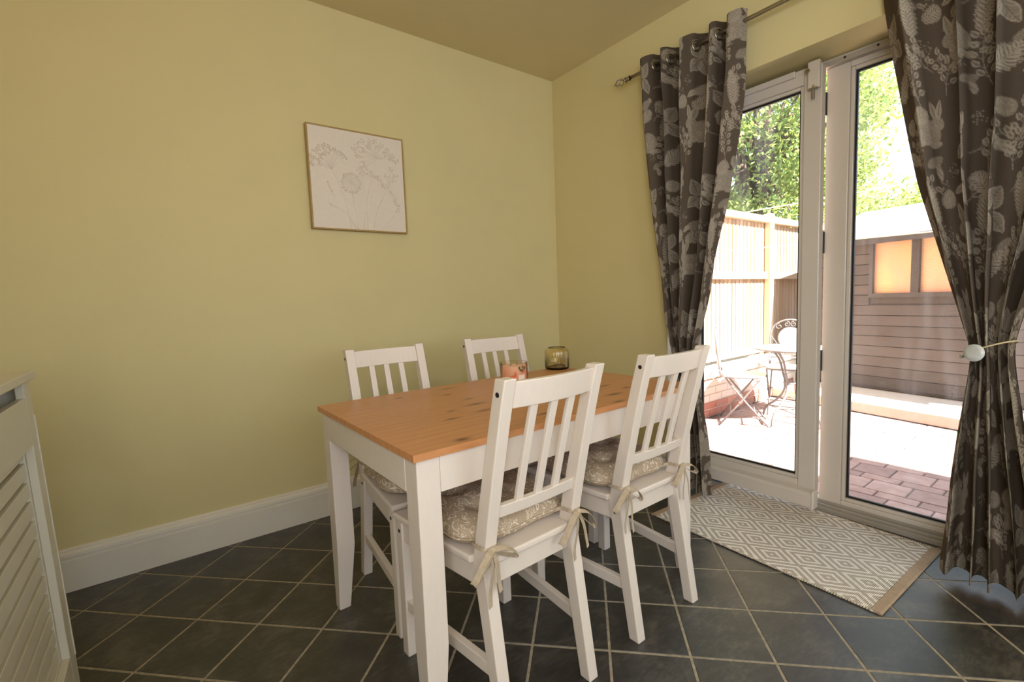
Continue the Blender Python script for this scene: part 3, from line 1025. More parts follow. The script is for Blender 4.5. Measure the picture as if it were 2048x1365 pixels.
def rug_z(x, y):
    return 0.0055 + 0.0012 * math.sin(9 * y + 2) * math.sin(7 * x) + 0.004 * max(0, (abs(y) - 0.40) / 0.07) * max(0, (x + 0.1)) * (1 if y < 0 else 0.3)
for j in range(ny + 1):
    for i in range(nx + 1):
        x, y = -RW / 2 + RW * i / nx, -RLn / 2 + RLn * j / ny
        vs_.append((x + (0.0015 * math.sin(j * 2.2) if i in (0, nx) else 0), y, rug_z(x, y)))
top_n = len(vs_)
vs_ += [(p[0], p[1], 0.0008) for p in vs_[:top_n]]
for j in range(ny):
    for i in range(nx):
        a = j * (nx + 1) + i
        fs_.append((a, a + 1, a + nx + 2, a + nx + 1))
        fs_.append((a + top_n, a + nx + 1 + top_n, a + nx + 2 + top_n, a + 1 + top_n))
edge = [i for i in range(nx + 1)] + [(j + 1) * (nx + 1) + nx for j in range(ny)] + [ny * (nx + 1) + i for i in range(nx - 1, -1, -1)] + [j * (nx + 1) for j in range(ny - 1, 0, -1)]
for k in range(len(edge)):
    a, b = edge[k], edge[(k + 1) % len(edge)]
    fs_.append((b, a, a + top_n, b + top_n))
MB().add(vs_, fs_).build('woven_field', rug_mat(), rug, smooth=False)
M_HEM = simple('rug_hem', (178, 156, 134), 0.95, vary=0.08, scale=60, bump=0.4, bscale=500, spec=0.1)
for s in (-1, 1):
    y0 = s * RLn / 2
    rings = []
    for k in range(21):
        x = -RW / 2 + RW * k / 20
        z = rug_z(x, y0)
        rings.append([(x, y0 - s * 0.030, z + 0.0002), (x, y0 - s * 0.028, z + 0.0024), (x, y0 - s * 0.002, z + 0.0024), (x, y0 + s * 0.004, z - 0.001), (x, y0 + s * 0.003, 0.0006), (x, y0 - s * 0.01, 0.0006)])
    MB().sections(rings).build('hem', M_HEM, rug)
kn = MB()
for s in (-1, 1):
    k = 0
    y = -RLn / 2 + 0.03
    while y < RLn / 2 - 0.03:
        kn.sphere((s * (RW / 2 + 0.001), y, 0.0048), 0.0042, 6, 4)
        y += 0.0088
tag(kn.build('knotted_edge', simple('rug_edge_yarn', (206, 192, 174), 0.95, vary=0.25, scale=120), rug, smooth=True), kind='stuff')

# ------------------------------------------------------------------ printed eyelet curtains
def draw_print(px=0.0022, PWm=0.56, PHm=0.66):
    """pale line-drawn woodland print as an array of ink amounts; repeats in both directions"""
    W_, H_ = int(PWm / px), int(PHm / px)
    A = np.zeros((H_, W_))
    yy, xx = np.mgrid[0:H_, 0:W_]
    def put(cx, cy, R, fn):
        """fn(x, y) in metres around the motif centre returns ink 0..1; wraps round the repeat"""
        dx = (xx * px - cx + PWm / 2) % PWm - PWm / 2
        dy = (yy * px - cy + PHm / 2) % PHm - PHm / 2
        msk = (np.abs(dx) < R) & (np.abs(dy) < R)
        v = fn(dx[msk], dy[msk])
        A[msk] = np.maximum(A[msk], np.clip(v, 0, 1))
    def rot(x, y, a):
        c, s = math.cos(a), math.sin(a)
        return x * c + y * s, -x * s + y * c
    def line(x, y, x0, y0, x1, y1, w):
        ex_, ey_ = x1 - x0, y1 - y0
        t = np.clip(((x - x0) * ex_ + (y - y0) * ey_) / (ex_ * ex_ + ey_ * ey_ + 1e-12), 0, 1)
        return 1.3 - np.hypot(x - x0 - t * ex_, y - y0 - t * ey_) / w
    def leaf(cx, cy, a, L, Wd, fill=0.38, veins=True):
        def fn(x, y):
            u, v = rot(x, y, a)
            t = np.clip(u / L, 0, 1)
            hw_ = Wd * np.sin(PI * t ** 0.8) * 1.0
            ins = (u > 0) & (u < L) & (np.abs(v) < hw_)
            ink = np.where(ins, fill, 0)
            if veins:
                vein = np.abs(((u - np.abs(v) * 0.8) / (L / 7)) % 1 - 0.5) < 0.16
                ink = np.where(ins & vein, fill + 0.30, ink)
            rim = (u > 0) & (u < L) & (np.abs(np.abs(v) - hw_) < 0.0024)
            ink = np.where(rim, 0.85, ink)
            ink = np.where(ins & (np.abs(v) < 0.0016), 0.15, ink)
            return ink
        put(cx, cy, L * 1.1, fn)
    def sprig(cx, cy, a, L, n, lw_=0.010, fill=0.35):
        put(cx, cy, L * 1.1, lambda x, y: (lambda u, v: np.where((u > 0) & (u < L) & (np.abs(v - 0.12 * L * np.sin(3 * u / L)) < 0.0016), 0.6, 0))(*rot(x, y, a)))
        for k in range(n):
            t = (k + 1) / (n + 0.3)
            u, v = t * L, 0.12 * L * math.sin(3 * t)
            for s in (-1, 1):
                b = a + s * 0.75
                bx, by = cx + u * math.cos(a) - v * math.sin(a), cy + u * math.sin(a) + v * math.cos(a)
                put(bx, by, 0.05, lambda x, y, b=b: line(x, y, 0, 0, 0.022 * math.cos(b), 0.022 * math.sin(b), 0.0012) * 0.6)
                leaf(bx + 0.020 * math.cos(b), by + 0.020 * math.sin(b), b, 0.026, lw_ * 0.8, fill, False)
    def fern(cx, cy, a, L, n):
        put(cx, cy, L * 1.1, lambda x, y: (lambda u, v: np.where((u > 0) & (u < L) & (np.abs(v) < 0.0016), 0.7, 0))(*rot(x, y, a)))
        for k in range(n):
            t = (k + 0.6) / n
            ln = 0.042 * math.sin(PI * (0.18 + 0.75 * t))
            for s in (-1, 1):
                leaf(cx + t * L * math.cos(a), cy + t * L * math.sin(a), a + s * 0.95, ln, 0.0042, 0.75, False)
    def blob(cx, cy, rx, ry, a, dens=0.75, hatch=110):
        def fn(x, y):
            u, v = rot(x, y, a)
            d = (u / rx) ** 2 + (v / ry) ** 2
            g_ = np.random.default_rng(int(1e4 * (cx + 3 * cy)))
            h = np.clip(0.55 + 0.28 * np.sin(hatch * (u * 7 + 60 * u * v + 5 * v)) + 0.30 * g_.normal(size=u.shape), 0, 1)
            return np.where(d < 1, dens * (0.35 + 0.65 * h) * np.clip(1.5 - 0.75 * d, 0, 1), 0)
        put(cx, cy, max(rx, ry) * 1.2, fn)
    def dots(cx, cy, R, n, r0, seed):
        g = np.random.default_rng(seed)
        for k in range(n):
            a_, d_ = g.uniform(0, 2 * PI), R * math.sqrt(g.random())
            put(cx + d_ * math.cos(a_), cy + d_ * math.sin(a_), r0 * 2, lambda x, y: np.where(np.hypot(x, y) < r0, 0.7, 0))
    def mushroom(cx, cy, s):
        blob(cx, cy, 0.030 * s, 0.014 * s, 0.5, 0.6)
        blob(cx + 0.012 * s, cy - 0.026 * s, 0.011 * s, 0.024 * s, 0.25, 0.95, 40)
    def hare(cx, cy, s, f_=1):
        blob(cx, cy, 0.052 * s, 0.040 * s, 0.1 * f_, 0.80)
        blob(cx - f_ * 0.046 * s, cy + 0.030 * s, 0.024 * s, 0.019 * s, 0.6 * f_, 0.80)
        leaf(cx - f_ * 0.046 * s, cy + 0.042 * s, PI / 2 + 0.25 * f_, 0.055 * s, 0.009 * s, 0.6, False)
        leaf(cx - f_ * 0.036 * s, cy + 0.042 * s, PI / 2 - 0.25 * f_, 0.052 * s, 0.009 * s, 0.6, False)
        blob(cx + f_ * 0.030 * s, cy - 0.034 * s, 0.030 * s, 0.010 * s, 0, 0.85)
        blob(cx - f_ * 0.034 * s, cy - 0.036 * s, 0.022 * s, 0.008 * s, 0.3, 0.85)
    def bird(cx, cy, s, f_=1):
        blob(cx, cy, 0.040 * s, 0.020 * s, 0.45 * f_, 0.75)
        blob(cx + f_ * 0.034 * s, cy + 0.022 * s, 0.014 * s, 0.013 * s, 0, 0.95, 30)
        leaf(cx - f_ * 0.02 * s, cy - 0.006 * s, PI + 0.5 * f_ if f_ > 0 else -0.5, 0.055 * s, 0.010 * s, 0.7)
    leaf(0.10, 0.56, 1.9, 0.085, 0.026); leaf(0.10, 0.56, 0.9, 0.090, 0.028); leaf(0.105, 0.555, -1.2, 0.085, 0.028); leaf(0.10, 0.555, -2.3, 0.075, 0.024)
    bird(0.10, 0.415, 1.1); hare(0.11, 0.215, 1.35); fern(0.055, 0.33, 0.5, 0.10, 8)
    leaf(0.33, 0.30, 2.2, 0.085, 0.027); leaf(0.33, 0.30, 1.1, 0.090, 0.028); leaf(0.335, 0.295, -0.9, 0.085, 0.026); leaf(0.33, 0.29, -2.0, 0.080, 0.026)
    sprig(0.23, 0.44, 1.25, 0.17, 5); sprig(0.24, 0.06, 1.7, 0.17, 5); sprig(0.02, 0.06, 1.2, 0.15, 4); sprig(0.47, 0.02, 1.6, 0.19, 6); sprig(0.40, 0.43, 1.4, 0.15, 5)
    fern(0.205, 0.24, 1.35, 0.14, 10); fern(0.47, 0.27, 1.8, 0.15, 11); fern(0.32, 0.07, 0.9, 0.12, 9)
    mushroom(0.27, 0.62, 1.25); mushroom(0.50, 0.49, 1.3); mushroom(0.17, 0.09, 1.0); mushroom(0.40, 0.19, 1.1)
    hare(0.475, 0.595, 1.2, -1); bird(0.33, 0.52, 1.15, -1); blob(0.36, 0.63, 0.034, 0.030, 0.2, 0.8)
    dots(0.53, 0.40, 0.03, 22, 0.0026, 1); dots(0.20, 0.62, 0.025, 18, 0.0026, 2); dots(0.42, 0.10, 0.028, 20, 0.0026, 3); dots(0.03, 0.46, 0.025, 18, 0.0024, 4)
    sprig(0.53, 0.15, 2.2, 0.11, 4); sprig(0.16, 0.33, 0.7, 0.10, 3)
    sprig(0.17, 0.50, 0.2, 0.10, 3); sprig(0.40, 0.36, 0.5, 0.09, 3); sprig(0.30, 0.17, 2.6, 0.10, 3); sprig(0.45, 0.53, 2.9, 0.10, 3); sprig(0.06, 0.14, 2.4, 0.09, 3)
    fern(0.24, 0.36, 2.2, 0.09, 8); fern(0.50, 0.34, 0.4, 0.08, 7); fern(0.40, 0.64, 0.2, 0.09, 8)
    dots(0.28, 0.40, 0.03, 24, 0.0022, 7); dots(0.14, 0.14, 0.03, 22, 0.0022, 8); dots(0.50, 0.24, 0.03, 24, 0.0022, 9); dots(0.05, 0.28, 0.03, 22, 0.0022, 10)
    return A, px

PRINT, PPX = draw_print()
def sample_print(u, v):
    H_, W_ = PRINT.shape
    fx, fy = (u / PPX) % W_, (v / PPX) % H_
    x0, y0 = np.floor(fx).astype(int) % W_, np.floor(fy).astype(int) % H_
    x1, y1 = (x0 + 1) % W_, (y0 + 1) % H_
    tx, ty = fx - np.floor(fx), fy - np.floor(fy)
    return (PRINT[y0, x0] * (1 - tx) + PRINT[y0, x1] * tx) * (1 - ty) + (PRINT[y1, x0] * (1 - tx) + PRINT[y1, x1] * tx) * ty

def curtain_mat():
    m = NT('woodland_print_cotton')
    at = m.n('ShaderNodeAttribute', attribute_name='print_ink')
    v = m.coord()
    wv = m.noise(m.mapping(v, scale=(300, 300, 500)), 2.0, 2)
    c0 = m.ramp(wv, [(0.3, lin((82, 72, 63))), (0.7, lin((100, 89, 79)))])
    c = m.mix(m.math('MULTIPLY', at.outputs['Fac'], 0.72), c0, lin((196, 184, 168)))
    d = m.n('ShaderNodeBsdfDiffuse')
    m.l(c, d.inputs['Color'])
    t = m.n('ShaderNodeBsdfTranslucent')
    m.l(c, t.inputs['Color'])
    mx = m.n('ShaderNodeMixShader')
    mx.inputs[0].default_value = 0.10
    m.l(d.outputs[0], mx.inputs[1])
    m.l(t.outputs[0], mx.inputs[2])
    m.l(mx.outputs[0], m.out.inputs['Surface'])
    return m.m
M_CURT = curtain_mat()

ROD_X, ROD_Z = -0.080, 2.303
def make_curtain(label, left_edge, right_edge, z_top, z_bot, folds, fabric, phase, tie_z, u0, hem_tilt):
    """cloth hung from eyelets; edges are (z, y) lists; folds = number of full waves across"""
    root = empty('curtain', (ROD_X, (left_edge[0][1] + right_edge[0][1]) / 2, 0))
    oy = root.location.y
    tag(root, label, 'curtain', 'pair of printed eyelet curtains')
    ns, nt = 330, 600
    s = np.linspace(0, 1, ns)
    t = np.linspace(0, 1, nt)
    S, T = np.meshgrid(s, t)
    Z = z_top + (z_bot - z_top) * T
    def interp(e, z):
        e = sorted(e)
        zs, ys = np.array([p[0] for p in e]), np.array([p[1] for p in e])
        y = np.interp(z, zs, ys)
        k = 13                                    # soften the corners of the outline
        return y
    yl, yr = interp(left_edge, Z[:, 0]), interp(right_edge, Z[:, 0])
    ker = np.ones(25) / 25
    sm = lambda a: np.convolve(np.pad(a, 12, mode='edge'), ker, mode='valid')
    yl, yr = sm(yl)[:, None], sm(yr)[:, None]
    # folds of unequal width
    g = np.random.default_rng(int(phase * 100))
    warp = S + 0.030 * np.sin(2 * PI * S * 2 + phase) + 0.014 * np.sin(2 * PI * S * 5 + 2 * phase)
    ph = 2 * PI * folds * warp + phase
    near_tie = np.exp(-((Z - tie_z) / 0.22) ** 2)
    below = 1 / (1 + np.exp((Z - tie_z) / 0.05))
    amp = 0.054 * (1 - 0.42 * near_tie) * (1 + 0.10 * np.sin(3.1 * Z + 5 * S)) * (1 - 0.1 * below)
    wave = np.sin(ph + 0.45 * np.sin(2.3 * Z + phase) * (1 - np.clip((Z - 2.0) / 0.3, 0, 1)))
    wave = np.sign(wave) * np.abs(wave) ** 0.70
    X = amp * wave + 0.006 * np.sin(6 * Z + 9 * S) * (Z < 2.2) + 0.004 * np.sin(17 * S + 11 * Z) * (Z < 2.2)
    # gathered bundle is rounded: the sides turn back towards the wall
    X = X + near_tie * (0.030 * (2 * S - 1) ** 2 - 0.030)
    Y = yl + (yr - yl) * S
    Y = Y + 0.013 * np.cos(ph) * (1 - 0.4 * near_tie) * np.sin(PI * S)
    # sagging cloth above the tie, hem slightly uneven
    Zz = Z + (1 - T) * 0 + hem_tilt * (S - 0.5) * np.clip(T * 3 - 2, 0, 1) + 0.0015 * np.sin(ph * 1.0) * np.clip(T * 6 - 5, 0, 1)
    Zz = Zz + 0.010 * np.sin(ph + 0.8) * np.clip(1 - T * 14, 0, 1)
    V = np.stack([X, Y - oy, Zz], -1).reshape(-1, 3)
    idx = np.arange(ns * nt).reshape(nt, ns)
    quads = np.stack([idx[:-1, :-1], idx[1:, :-1], idx[1:, 1:], idx[:-1, 1:]], -1).reshape(-1, 4)
    me = bpy.data.meshes.new('cloth')
    me.vertices.add(len(V))
    me.vertices.foreach_set('co', V.astype(np.float32).ravel())
    me.loops.add(quads.size)
    me.loops.foreach_set('vertex_index', quads.astype(np.int32).ravel())
    me.polygons.add(len(quads))
    me.polygons.foreach_set('loop_start', np.arange(0, quads.size, 4, dtype=np.int32))
    me.polygons.foreach_set('use_smooth', np.ones(len(quads), dtype=bool))
    me.update(calc_edges=True)
    ink = sample_print(u0 + S * fabric, Z + 0.3).ravel()
    a = me.attributes.new('print_ink', 'FLOAT', 'POINT')
    a.data.foreach_set('value', ink.astype(np.float32))
    me.materials.append(M_CURT)
    link('cloth', me, root)
    # eyelets where the cloth crosses the rod
    row = int((z_top - ROD_Z) / (z_top - z_bot) * (nt - 1))
    xs, ys = X[row], Y[row] - oy
    for k in range(1, ns):
        if xs[k - 1] * xs[k] < 0 and 3 < k < ns - 4:
            d = Vector((xs[k + 2] - xs[k - 3], ys[k + 2] - ys[k - 3], 0)).normalized()
            nn = Vector((d.y, -d.x, 0))
            c = Vector((0.0, ys[k], ROD_Z - 0.004))
            ring_ = [c + d * (0.024 * math.cos(q)) + Vector((0, 0, 0.024 * math.sin(q))) for q in np.linspace(0, 2 * PI, 25)[:-1]]
            MB().tube(ring_, 0.0052, 8, closed=True).build('eyelet', M_STEEL, root, smooth=True)
    return root

L_left = [(2.36, -0.812), (2.289, -0.815), (1.8, -0.853), (1.331, -0.905), (0.945, -0.965), (0.775, -1.010), (0.70, -1.015), (0.60, -1.005), (0.40, -0.995), (0.02, -0.985)]
L_right = [(2.36, -1.385), (2.074, -1.369), (1.816, -1.343), (1.526, -1.302), (1.293, -1.257), (1.099, -1.218), (0.948, -1.183), (0.791, -1.146), (0.70, -1.145), (0.549, -1.171), (0.428, -1.190), (0.261, -1.204), (0.02, -1.212)]
make_curtain('taupe woodland-print curtain left of the patio door, drawn back behind the chair', L_left, L_right, 2.350, 0.030, 4.6, 1.05, 2.6, 0.72, 0.02, 0.0)
R_left = [(2.36, -1.862), (2.141, -1.880), (1.972, -1.904), (1.726, -1.948), (1.447, -1.998), (1.28, -2.042), (1.135, -2.083), (1.01, -2.12), (0.906, -2.149), (0.854, -2.163), (0.784, -2.162), (0.677, -2.150), (0.548, -2.138), (0.398, -2.127), (0.227, -2.119), (0.02, -2.104)]
R_right = [(2.36, -2.53), (2.0, -2.50), (1.6, -2.44), (1.25, -2.36), (1.1, -2.315), (0.992, -2.287), (0.877, -2.266), (0.795, -2.272), (0.697, -2.287), (0.599, -2.302), (0.4, -2.335), (0.02, -2.39)]
make_curtain('taupe woodland-print curtain at the right edge, tied back with a pale disc', R_left, R_right, 2.350, 0.035, 5.0, 1.12, 1.2, 0.868, 0.31, -0.02)

# curtain pole with cage finial
rodo = empty('curtain_rod', (ROD_X, -0.75, ROD_Z))
tag(rodo, 'brushed metal curtain pole with a twisted cage finial above the patio door', 'curtain rod')
MB().tube([(0, 0.02, 0), (0, -2.05, 0)], 0.0095, 14).build('pole', M_STEEL, rodo, smooth=True)
fin = MB()
fin.tube([(0, 0.018, 0), (0, 0.060, 0)], 0.0075, 10)
for k, (yy, rr) in enumerate(((0.020, 0.012), (0.034, 0.010), (0.048, 0.012))):
    fin.tube([(rr * math.cos(q), yy, rr * math.sin(q)) for q in np.linspace(0, 2 * PI, 13)[:-1]], 0.0030, 6, closed=True)
for k in range(4):
    q0 = k * PI / 2
    pts = []
    for j in range(13):
        tt = j / 12
        r_ = 0.021 * math.sin(PI * tt) ** 0.8
        q = q0 + 1.9 * tt
        pts.append((r_ * math.cos(q), 0.058 + 0.062 * tt, r_ * math.sin(q)))
    fin.tube(pts, 0.0028, 6)
fin.tube([(0, 0.118, 0), (0, 0.134, 0)], [0.005, 0.0015], 8)
fin.build('finial', M_STEEL, rodo, smooth=True)
MB().box(0.0, 0.080, -0.012, 0.012, -0.010, 0.010).add(*[[(0.074, -0.022, -0.035), (0.080, -0.022, -0.035), (0.080, 0.022, -0.035), (0.074, 0.022, -0.035), (0.074, -0.022, 0.035), (0.080, -0.022, 0.035), (0.080, 0.022, 0.035), (0.074, 0.022, 0.035)],
    [(3, 2, 1, 0), (4, 5, 6, 7), (0, 1, 5, 4), (1, 2, 6, 5), (2, 3, 7, 6), (3, 0, 4, 7)]]).build('bracket', M_STEEL, rodo).location = (0, -0.085, 0)

# magnetic disc tie-back on the right-hand curtain
tb = empty('curtain_tieback', (ROD_X, -2.215, 0.868))
tag(tb, 'cord tie-back with a pale pearly disc around the right-hand curtain', 'tieback')
M_PEARL = simple('pearl_disc', (196, 200, 202), 0.22, vary=0.12, scale=30)
M_CORD = simple('gold_cord', (196, 180, 140), 0.5, vary=0.1, scale=100)
loop_ = []
for k in range(40):
    q = 2 * PI * k / 40
    loop_.append((-0.022 + 0.062 * math.cos(q), 0.064 * math.sin(q), -0.028 * math.sin(q) - 0.004 - 0.012 * math.cos(q)))
MB().tube(loop_, 0.0026, 6, closed=True).build('cord', M_CORD, tb, smooth=True)
dc = Vector((-0.082, 0.028, -0.014))
dn = Vector((-0.86, 0.30, 0.12)).normalized()
ta = dn.orthogonal().normalized()
tb2 = dn.cross(ta)
prof = [(0.005, -0.005), (0.026, -0.004), (0.0290, 0.0), (0.0275, 0.004), (0.016, 0.0065), (0.004, 0.0075)]
rings = [[dc + dn * h + (ta * math.cos(2 * PI * k / 28) + tb2 * math.sin(2 * PI * k / 28)) * r for k in range(28)] for r, h in prof]
MB().sections(rings).build('disc', M_PEARL, tb, smooth=True)
MB().sphere((-0.022, 0.068, -0.034), 0.008, 10, 8).build('end_button', M_PEARL, tb, smooth=True)

# ------------------------------------------------------------------ garden
GZ = -0.150
M_GROUND = simple('garden_ground', (150, 126, 100), 0.95, vary=0.15, scale=5)
struct(MB().box(WT + 0.1, 30, -14, 16, GZ - 0.2, GZ - 0.030).build('garden_ground', M_GROUND), 'bare sandy ground of the back garden', 'ground')
M_SAND = simple('paving_joint_sand', (110, 92, 78), 0.95, vary=0.15, scale=40)
patio = struct(MB().box(WT + 0.1, 3.9, -3.4, 0.0, GZ - 0.03, GZ - 0.008).build('patio_paving', M_SAND), 'red brick block paving outside the patio door', 'paving')
def paver_mat():
    m = NT('red_block_paver')
    v = m.n('ShaderNodeNewGeometry').outputs['Position']
    oi = m.n('ShaderNodeObjectInfo').outputs['Random']
    f1 = m.noise(v, 14, 5, 0.65)
    c = m.ramp(m.math('ADD', m.math('MULTIPLY', f1, 0.7), m.math('MULTIPLY', oi, 0.3)), [(0.3, lin((126, 106, 100))), (0.55, lin((152, 128, 120))), (0.8, lin((176, 156, 148)))])
    m.set(color=c, rough=0.9)
    m.bump(m.noise(v, 120, 3), 0.3, 0.002)
    return m.m
M_PAVER = paver_mat()
def paver_me(lx_, ly_):
    me = MB().box(-lx_ / 2, lx_ / 2, -ly_ / 2, ly_ / 2, -0.02, 0.0).mesh('paver')
    me.materials.append(M_PAVER)
    return me
GAPP = 0.007
pm = {True: paver_me(0.100 - GAPP, 0.205 - GAPP), False: paver_me(0.190 - GAPP, 0.205 - GAPP)}
x = WT + 0.11
thin = True
row = 0
far = MB()
while x < 3.85:
    d = 0.100 if thin else 0.190
    y = -3.35 + (row * 0.37 % 1) * 0.205
    while y < -0.06:
        px_, py_ = x + d / 2, y + 0.1
        if px_ < 3.05 and -2.45 < py_:
            o = link('paver', pm[thin], patio, bevel=0.004, seg=1, loc=(px_, py_, GZ + random.uniform(-0.0015, 0.0015)))
        else:
            far.box(px_ - d / 2 + GAPP / 2, px_ + d / 2 - GAPP / 2, py_ - 0.099, py_ + 0.099, GZ - 0.02, GZ)
        y += 0.205
    x += d
    thin = not thin
    row += 1
tag(far.build('paver_field', M_PAVER, patio), kind='stuff')

# projecting wing of the house, out of the picture on the right: it shades the paving by the door
struct(MB().box(WT + 0.1, 1.60, -3.75, -3.5, GZ, 2.25).build('wall_wing', M_HOUSE), 'brick side wall of the projecting house wing', 'wall')

# low brick retaining wall under the fence
lw_root = empty('garden_wall', (WT + 0.1, 0, GZ))
tag(lw_root, 'low brick retaining wall with pale coping along the fence foot', 'garden wall')
M_BRICK = NT('garden_brick')
oi = M_BRICK.n('ShaderNodeObjectInfo').outputs['Random']
M_BRICK.set(color=M_BRICK.mix(0.35, M_BRICK.ramp(oi, [(0.0, lin((158, 96, 80))), (0.5, lin((184, 118, 98))), (1.0, lin((200, 150, 130)))]), M_BRICK.ramp(M_BRICK.noise(M_BRICK.coord(), 40, 4), [(0.3, lin((130, 70, 55))), (0.7, lin((205, 160, 135)))])), rough=0.92)
M_BRICK = M_BRICK.m
M_MORTAR = simple('lime_mortar', (196, 186, 168), 0.95, vary=0.1, scale=60)
M_COPING = simple('concrete_coping', (200, 192, 178), 0.9, vary=0.08, scale=25, bump=0.3, bscale=120)
MB().box(0, 3.9, 0.006, 0.29, 0, 0.395).build('mortar_core', M_MORTAR, lw_root)
bm_ = MB().box(-0.1075, 0.1075, 0, 0.09, -0.0325, 0.0325).mesh('brick')
bm_.materials.append(M_BRICK)
bw_ = bm_.copy()
bw_.materials[0] = simple('sunlit_brick', (222, 212, 200), 0.9, vary=0.12, scale=40, bump=0.3, bscale=90)  # upper courses: glare of the sun put into a paler brick colour
for r_ in range(5):
    for k in range(17):
        xx_ = 0.12 + k * 0.2265 + (0.113 if r_ % 2 else 0)
        if xx_ < 3.78:
            link('brick', bm_ if r_ < 2 else bw_, lw_root, bevel=0.004, seg=1, loc=(xx_, -0.002, 0.040 + r_ * 0.0755))
for k in range(7):
    MB().box(k * 0.557 + 0.002, (k + 1) * 0.557 - 0.004, -0.030, 0.275, 0.396, 0.445).build('coping_slab', M_COPING, lw_root, bevel=0.006)

# close-board fence
fence = empty('garden_fence', (WT + 0.1, 0.30, 0.30))
tag(fence, 'tall sunlit close-board timber fence with posts and rails', 'fence')
def timber(name, a, b, sc=(3, 3, 60)):
    m = NT(name)
    v = m.coord()
    oi = m.n('ShaderNodeObjectInfo').outputs['Random']
    g_ = m.noise(m.mapping(v, scale=(40, 40, 2.2)), 2, 4, 0.6)
    c = m.ramp(m.math('ADD', m.math('MULTIPLY', g_, 0.6), m.math('MULTIPLY', oi, 0.4)), [(0.25, lin(a)), (0.75, lin(b))])
    m.set(color=c, rough=0.85)
    m.bump(g_, 0.3, 0.002)
    return m.m
M_FBOARD = timber('feather_edge_board', (150, 124, 96), (196, 168, 136))
M_FRAIL = timber('fence_rail_timber', (176, 150, 120), (206, 182, 152))
fb = MB().add([(-0.045, 0.022, 0), (0.05, 0.022, 0), (0.05, 0.010, 0), (-0.045, 0.0, 0), (-0.045, 0.022, 1.62), (0.05, 0.022, 1.62), (0.05, 0.010, 1.62), (-0.045, 0.0, 1.62)],
              [(3, 2, 1, 0), (4, 5, 6, 7), (0, 1, 5, 4), (1, 2, 6, 5), (2, 3, 7, 6), (3, 0, 4, 7)]).mesh('board')
fb.materials.append(M_FBOARD)
for k in range(72):
    o = link('board', fb, fence, loc=(0.05 + k * 0.088, 0.030, random.uniform(-0.006, 0.006)))
for z0, z1, d in ((0.93, 1.02, 0.045), (0.02, 0.10, 0.045)):
    MB().box(0, 6.4, -0.012, 0.030, z0, z1).build('rail', M_FRAIL, fence, bevel=0.004)
MB().box(0, 6.4, -0.030, 0.060, 1.625, 1.70).build('top_rail', M_FRAIL, fence, bevel=0.004)
for xp in (0.1, 1.75, 3.47, 5.2):
    MB().box(xp - 0.05, xp + 0.05, -0.045, 0.028, -0.45, 1.735).build('post', M_FRAIL, fence, bevel=0.005)

# timber shed
shed = empty('garden_shed', (3.93, -0.605, -0.030), math.atan2(0.978, 0.206))
tag(shed, 'brown timber garden shed with pale roof and two windows painted with an amber reflection', 'shed')
M_SHED = NT('stained_shiplap')
v = M_SHED.coord()
g_ = M_SHED.noise(M_SHED.mapping(v, scale=(2.0, 30, 40)), 2, 5, 0.62)
oi = M_SHED.n('ShaderNodeObjectInfo').outputs['Random']
M_SHED.set(color=M_SHED.ramp(M_SHED.math('ADD', M_SHED.math('MULTIPLY', g_, 0.65), M_SHED.math('MULTIPLY', oi, 0.35)), [(0.2, lin((62, 56, 53))), (0.5, lin((80, 72, 68))), (0.85, lin((98, 88, 82)))]), rough=0.85)
M_SHED.bump(g_, 0.25, 0.002)
M_SHED = M_SHED.m
M_SHEDTRIM = simple('shed_trim', (74, 67, 63), 0.8, vary=0.12, scale=20)
M_ROOF = simple('pale_roofing_felt', (176, 172, 166), 0.95, vary=0.08, scale=30, bump=0.3, bscale=300)
def pane_reflection_mat():
    m = NT('painted_brick_reflection')  # reflection of the brick house wall painted into the pane colour
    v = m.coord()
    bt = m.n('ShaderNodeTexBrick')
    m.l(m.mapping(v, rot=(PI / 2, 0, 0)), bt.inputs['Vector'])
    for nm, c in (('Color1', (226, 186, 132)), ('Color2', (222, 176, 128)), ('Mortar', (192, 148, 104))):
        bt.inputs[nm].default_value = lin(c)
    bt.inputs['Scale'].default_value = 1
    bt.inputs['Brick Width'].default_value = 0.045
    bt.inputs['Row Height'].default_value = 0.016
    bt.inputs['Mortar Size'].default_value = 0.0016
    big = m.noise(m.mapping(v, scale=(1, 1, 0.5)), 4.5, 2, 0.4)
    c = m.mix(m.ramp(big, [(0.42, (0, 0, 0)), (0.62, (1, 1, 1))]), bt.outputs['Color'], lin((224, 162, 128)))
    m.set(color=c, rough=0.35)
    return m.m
M_PANE_REFL = pane_reflection_mat()
TL, TR = 0.42, -2.25
EAVE = 1.625
SD = -2.10
wn0, wn1 = 1.040, 1.580                   # window opening heights (local)
wins = [(-0.175, -0.522), (-0.590, -0.940), (-1.010, -1.360)]
MB().box(TR + 0.01, TL - 0.01, SD, -0.022, 0.0, 1.0).box(TR + 0.01, TL - 0.01, SD, -0.06, 1.0, EAVE - 0.01).build('carcass', M_SHEDTRIM, shed)
def ship(x0, x1, z, h):
    n = MB().add([(x0, -0.020, z), (x1, -0.020, z), (x1, 0.004, z), (x0, 0.004, z), (x0, -0.020, z + h), (x1, -0.020, z + h), (x1, -0.006, z + h - 0.004), (x0, -0.006, z + h - 0.004)],
                 [(3, 2, 1, 0), (4, 5, 6, 7), (0, 1, 5, 4), (1, 2, 6, 5), (2, 3, 7, 6), (3, 0, 4, 7)])
    n.build('shiplap_board', M_SHED, shed)
z = 0.03
while z < EAVE - 0.02:
    h = min(0.108, EAVE - z)
    if z + h < wn0 - 0.03 or z > wn1:
        ship(TR, TL, z, h)
    else:
        ship(wins[0][0] + 0.035, TL, z, h)
        ship(TR, wins[-1][1] - 0.035, z, h)
    z += 0.111
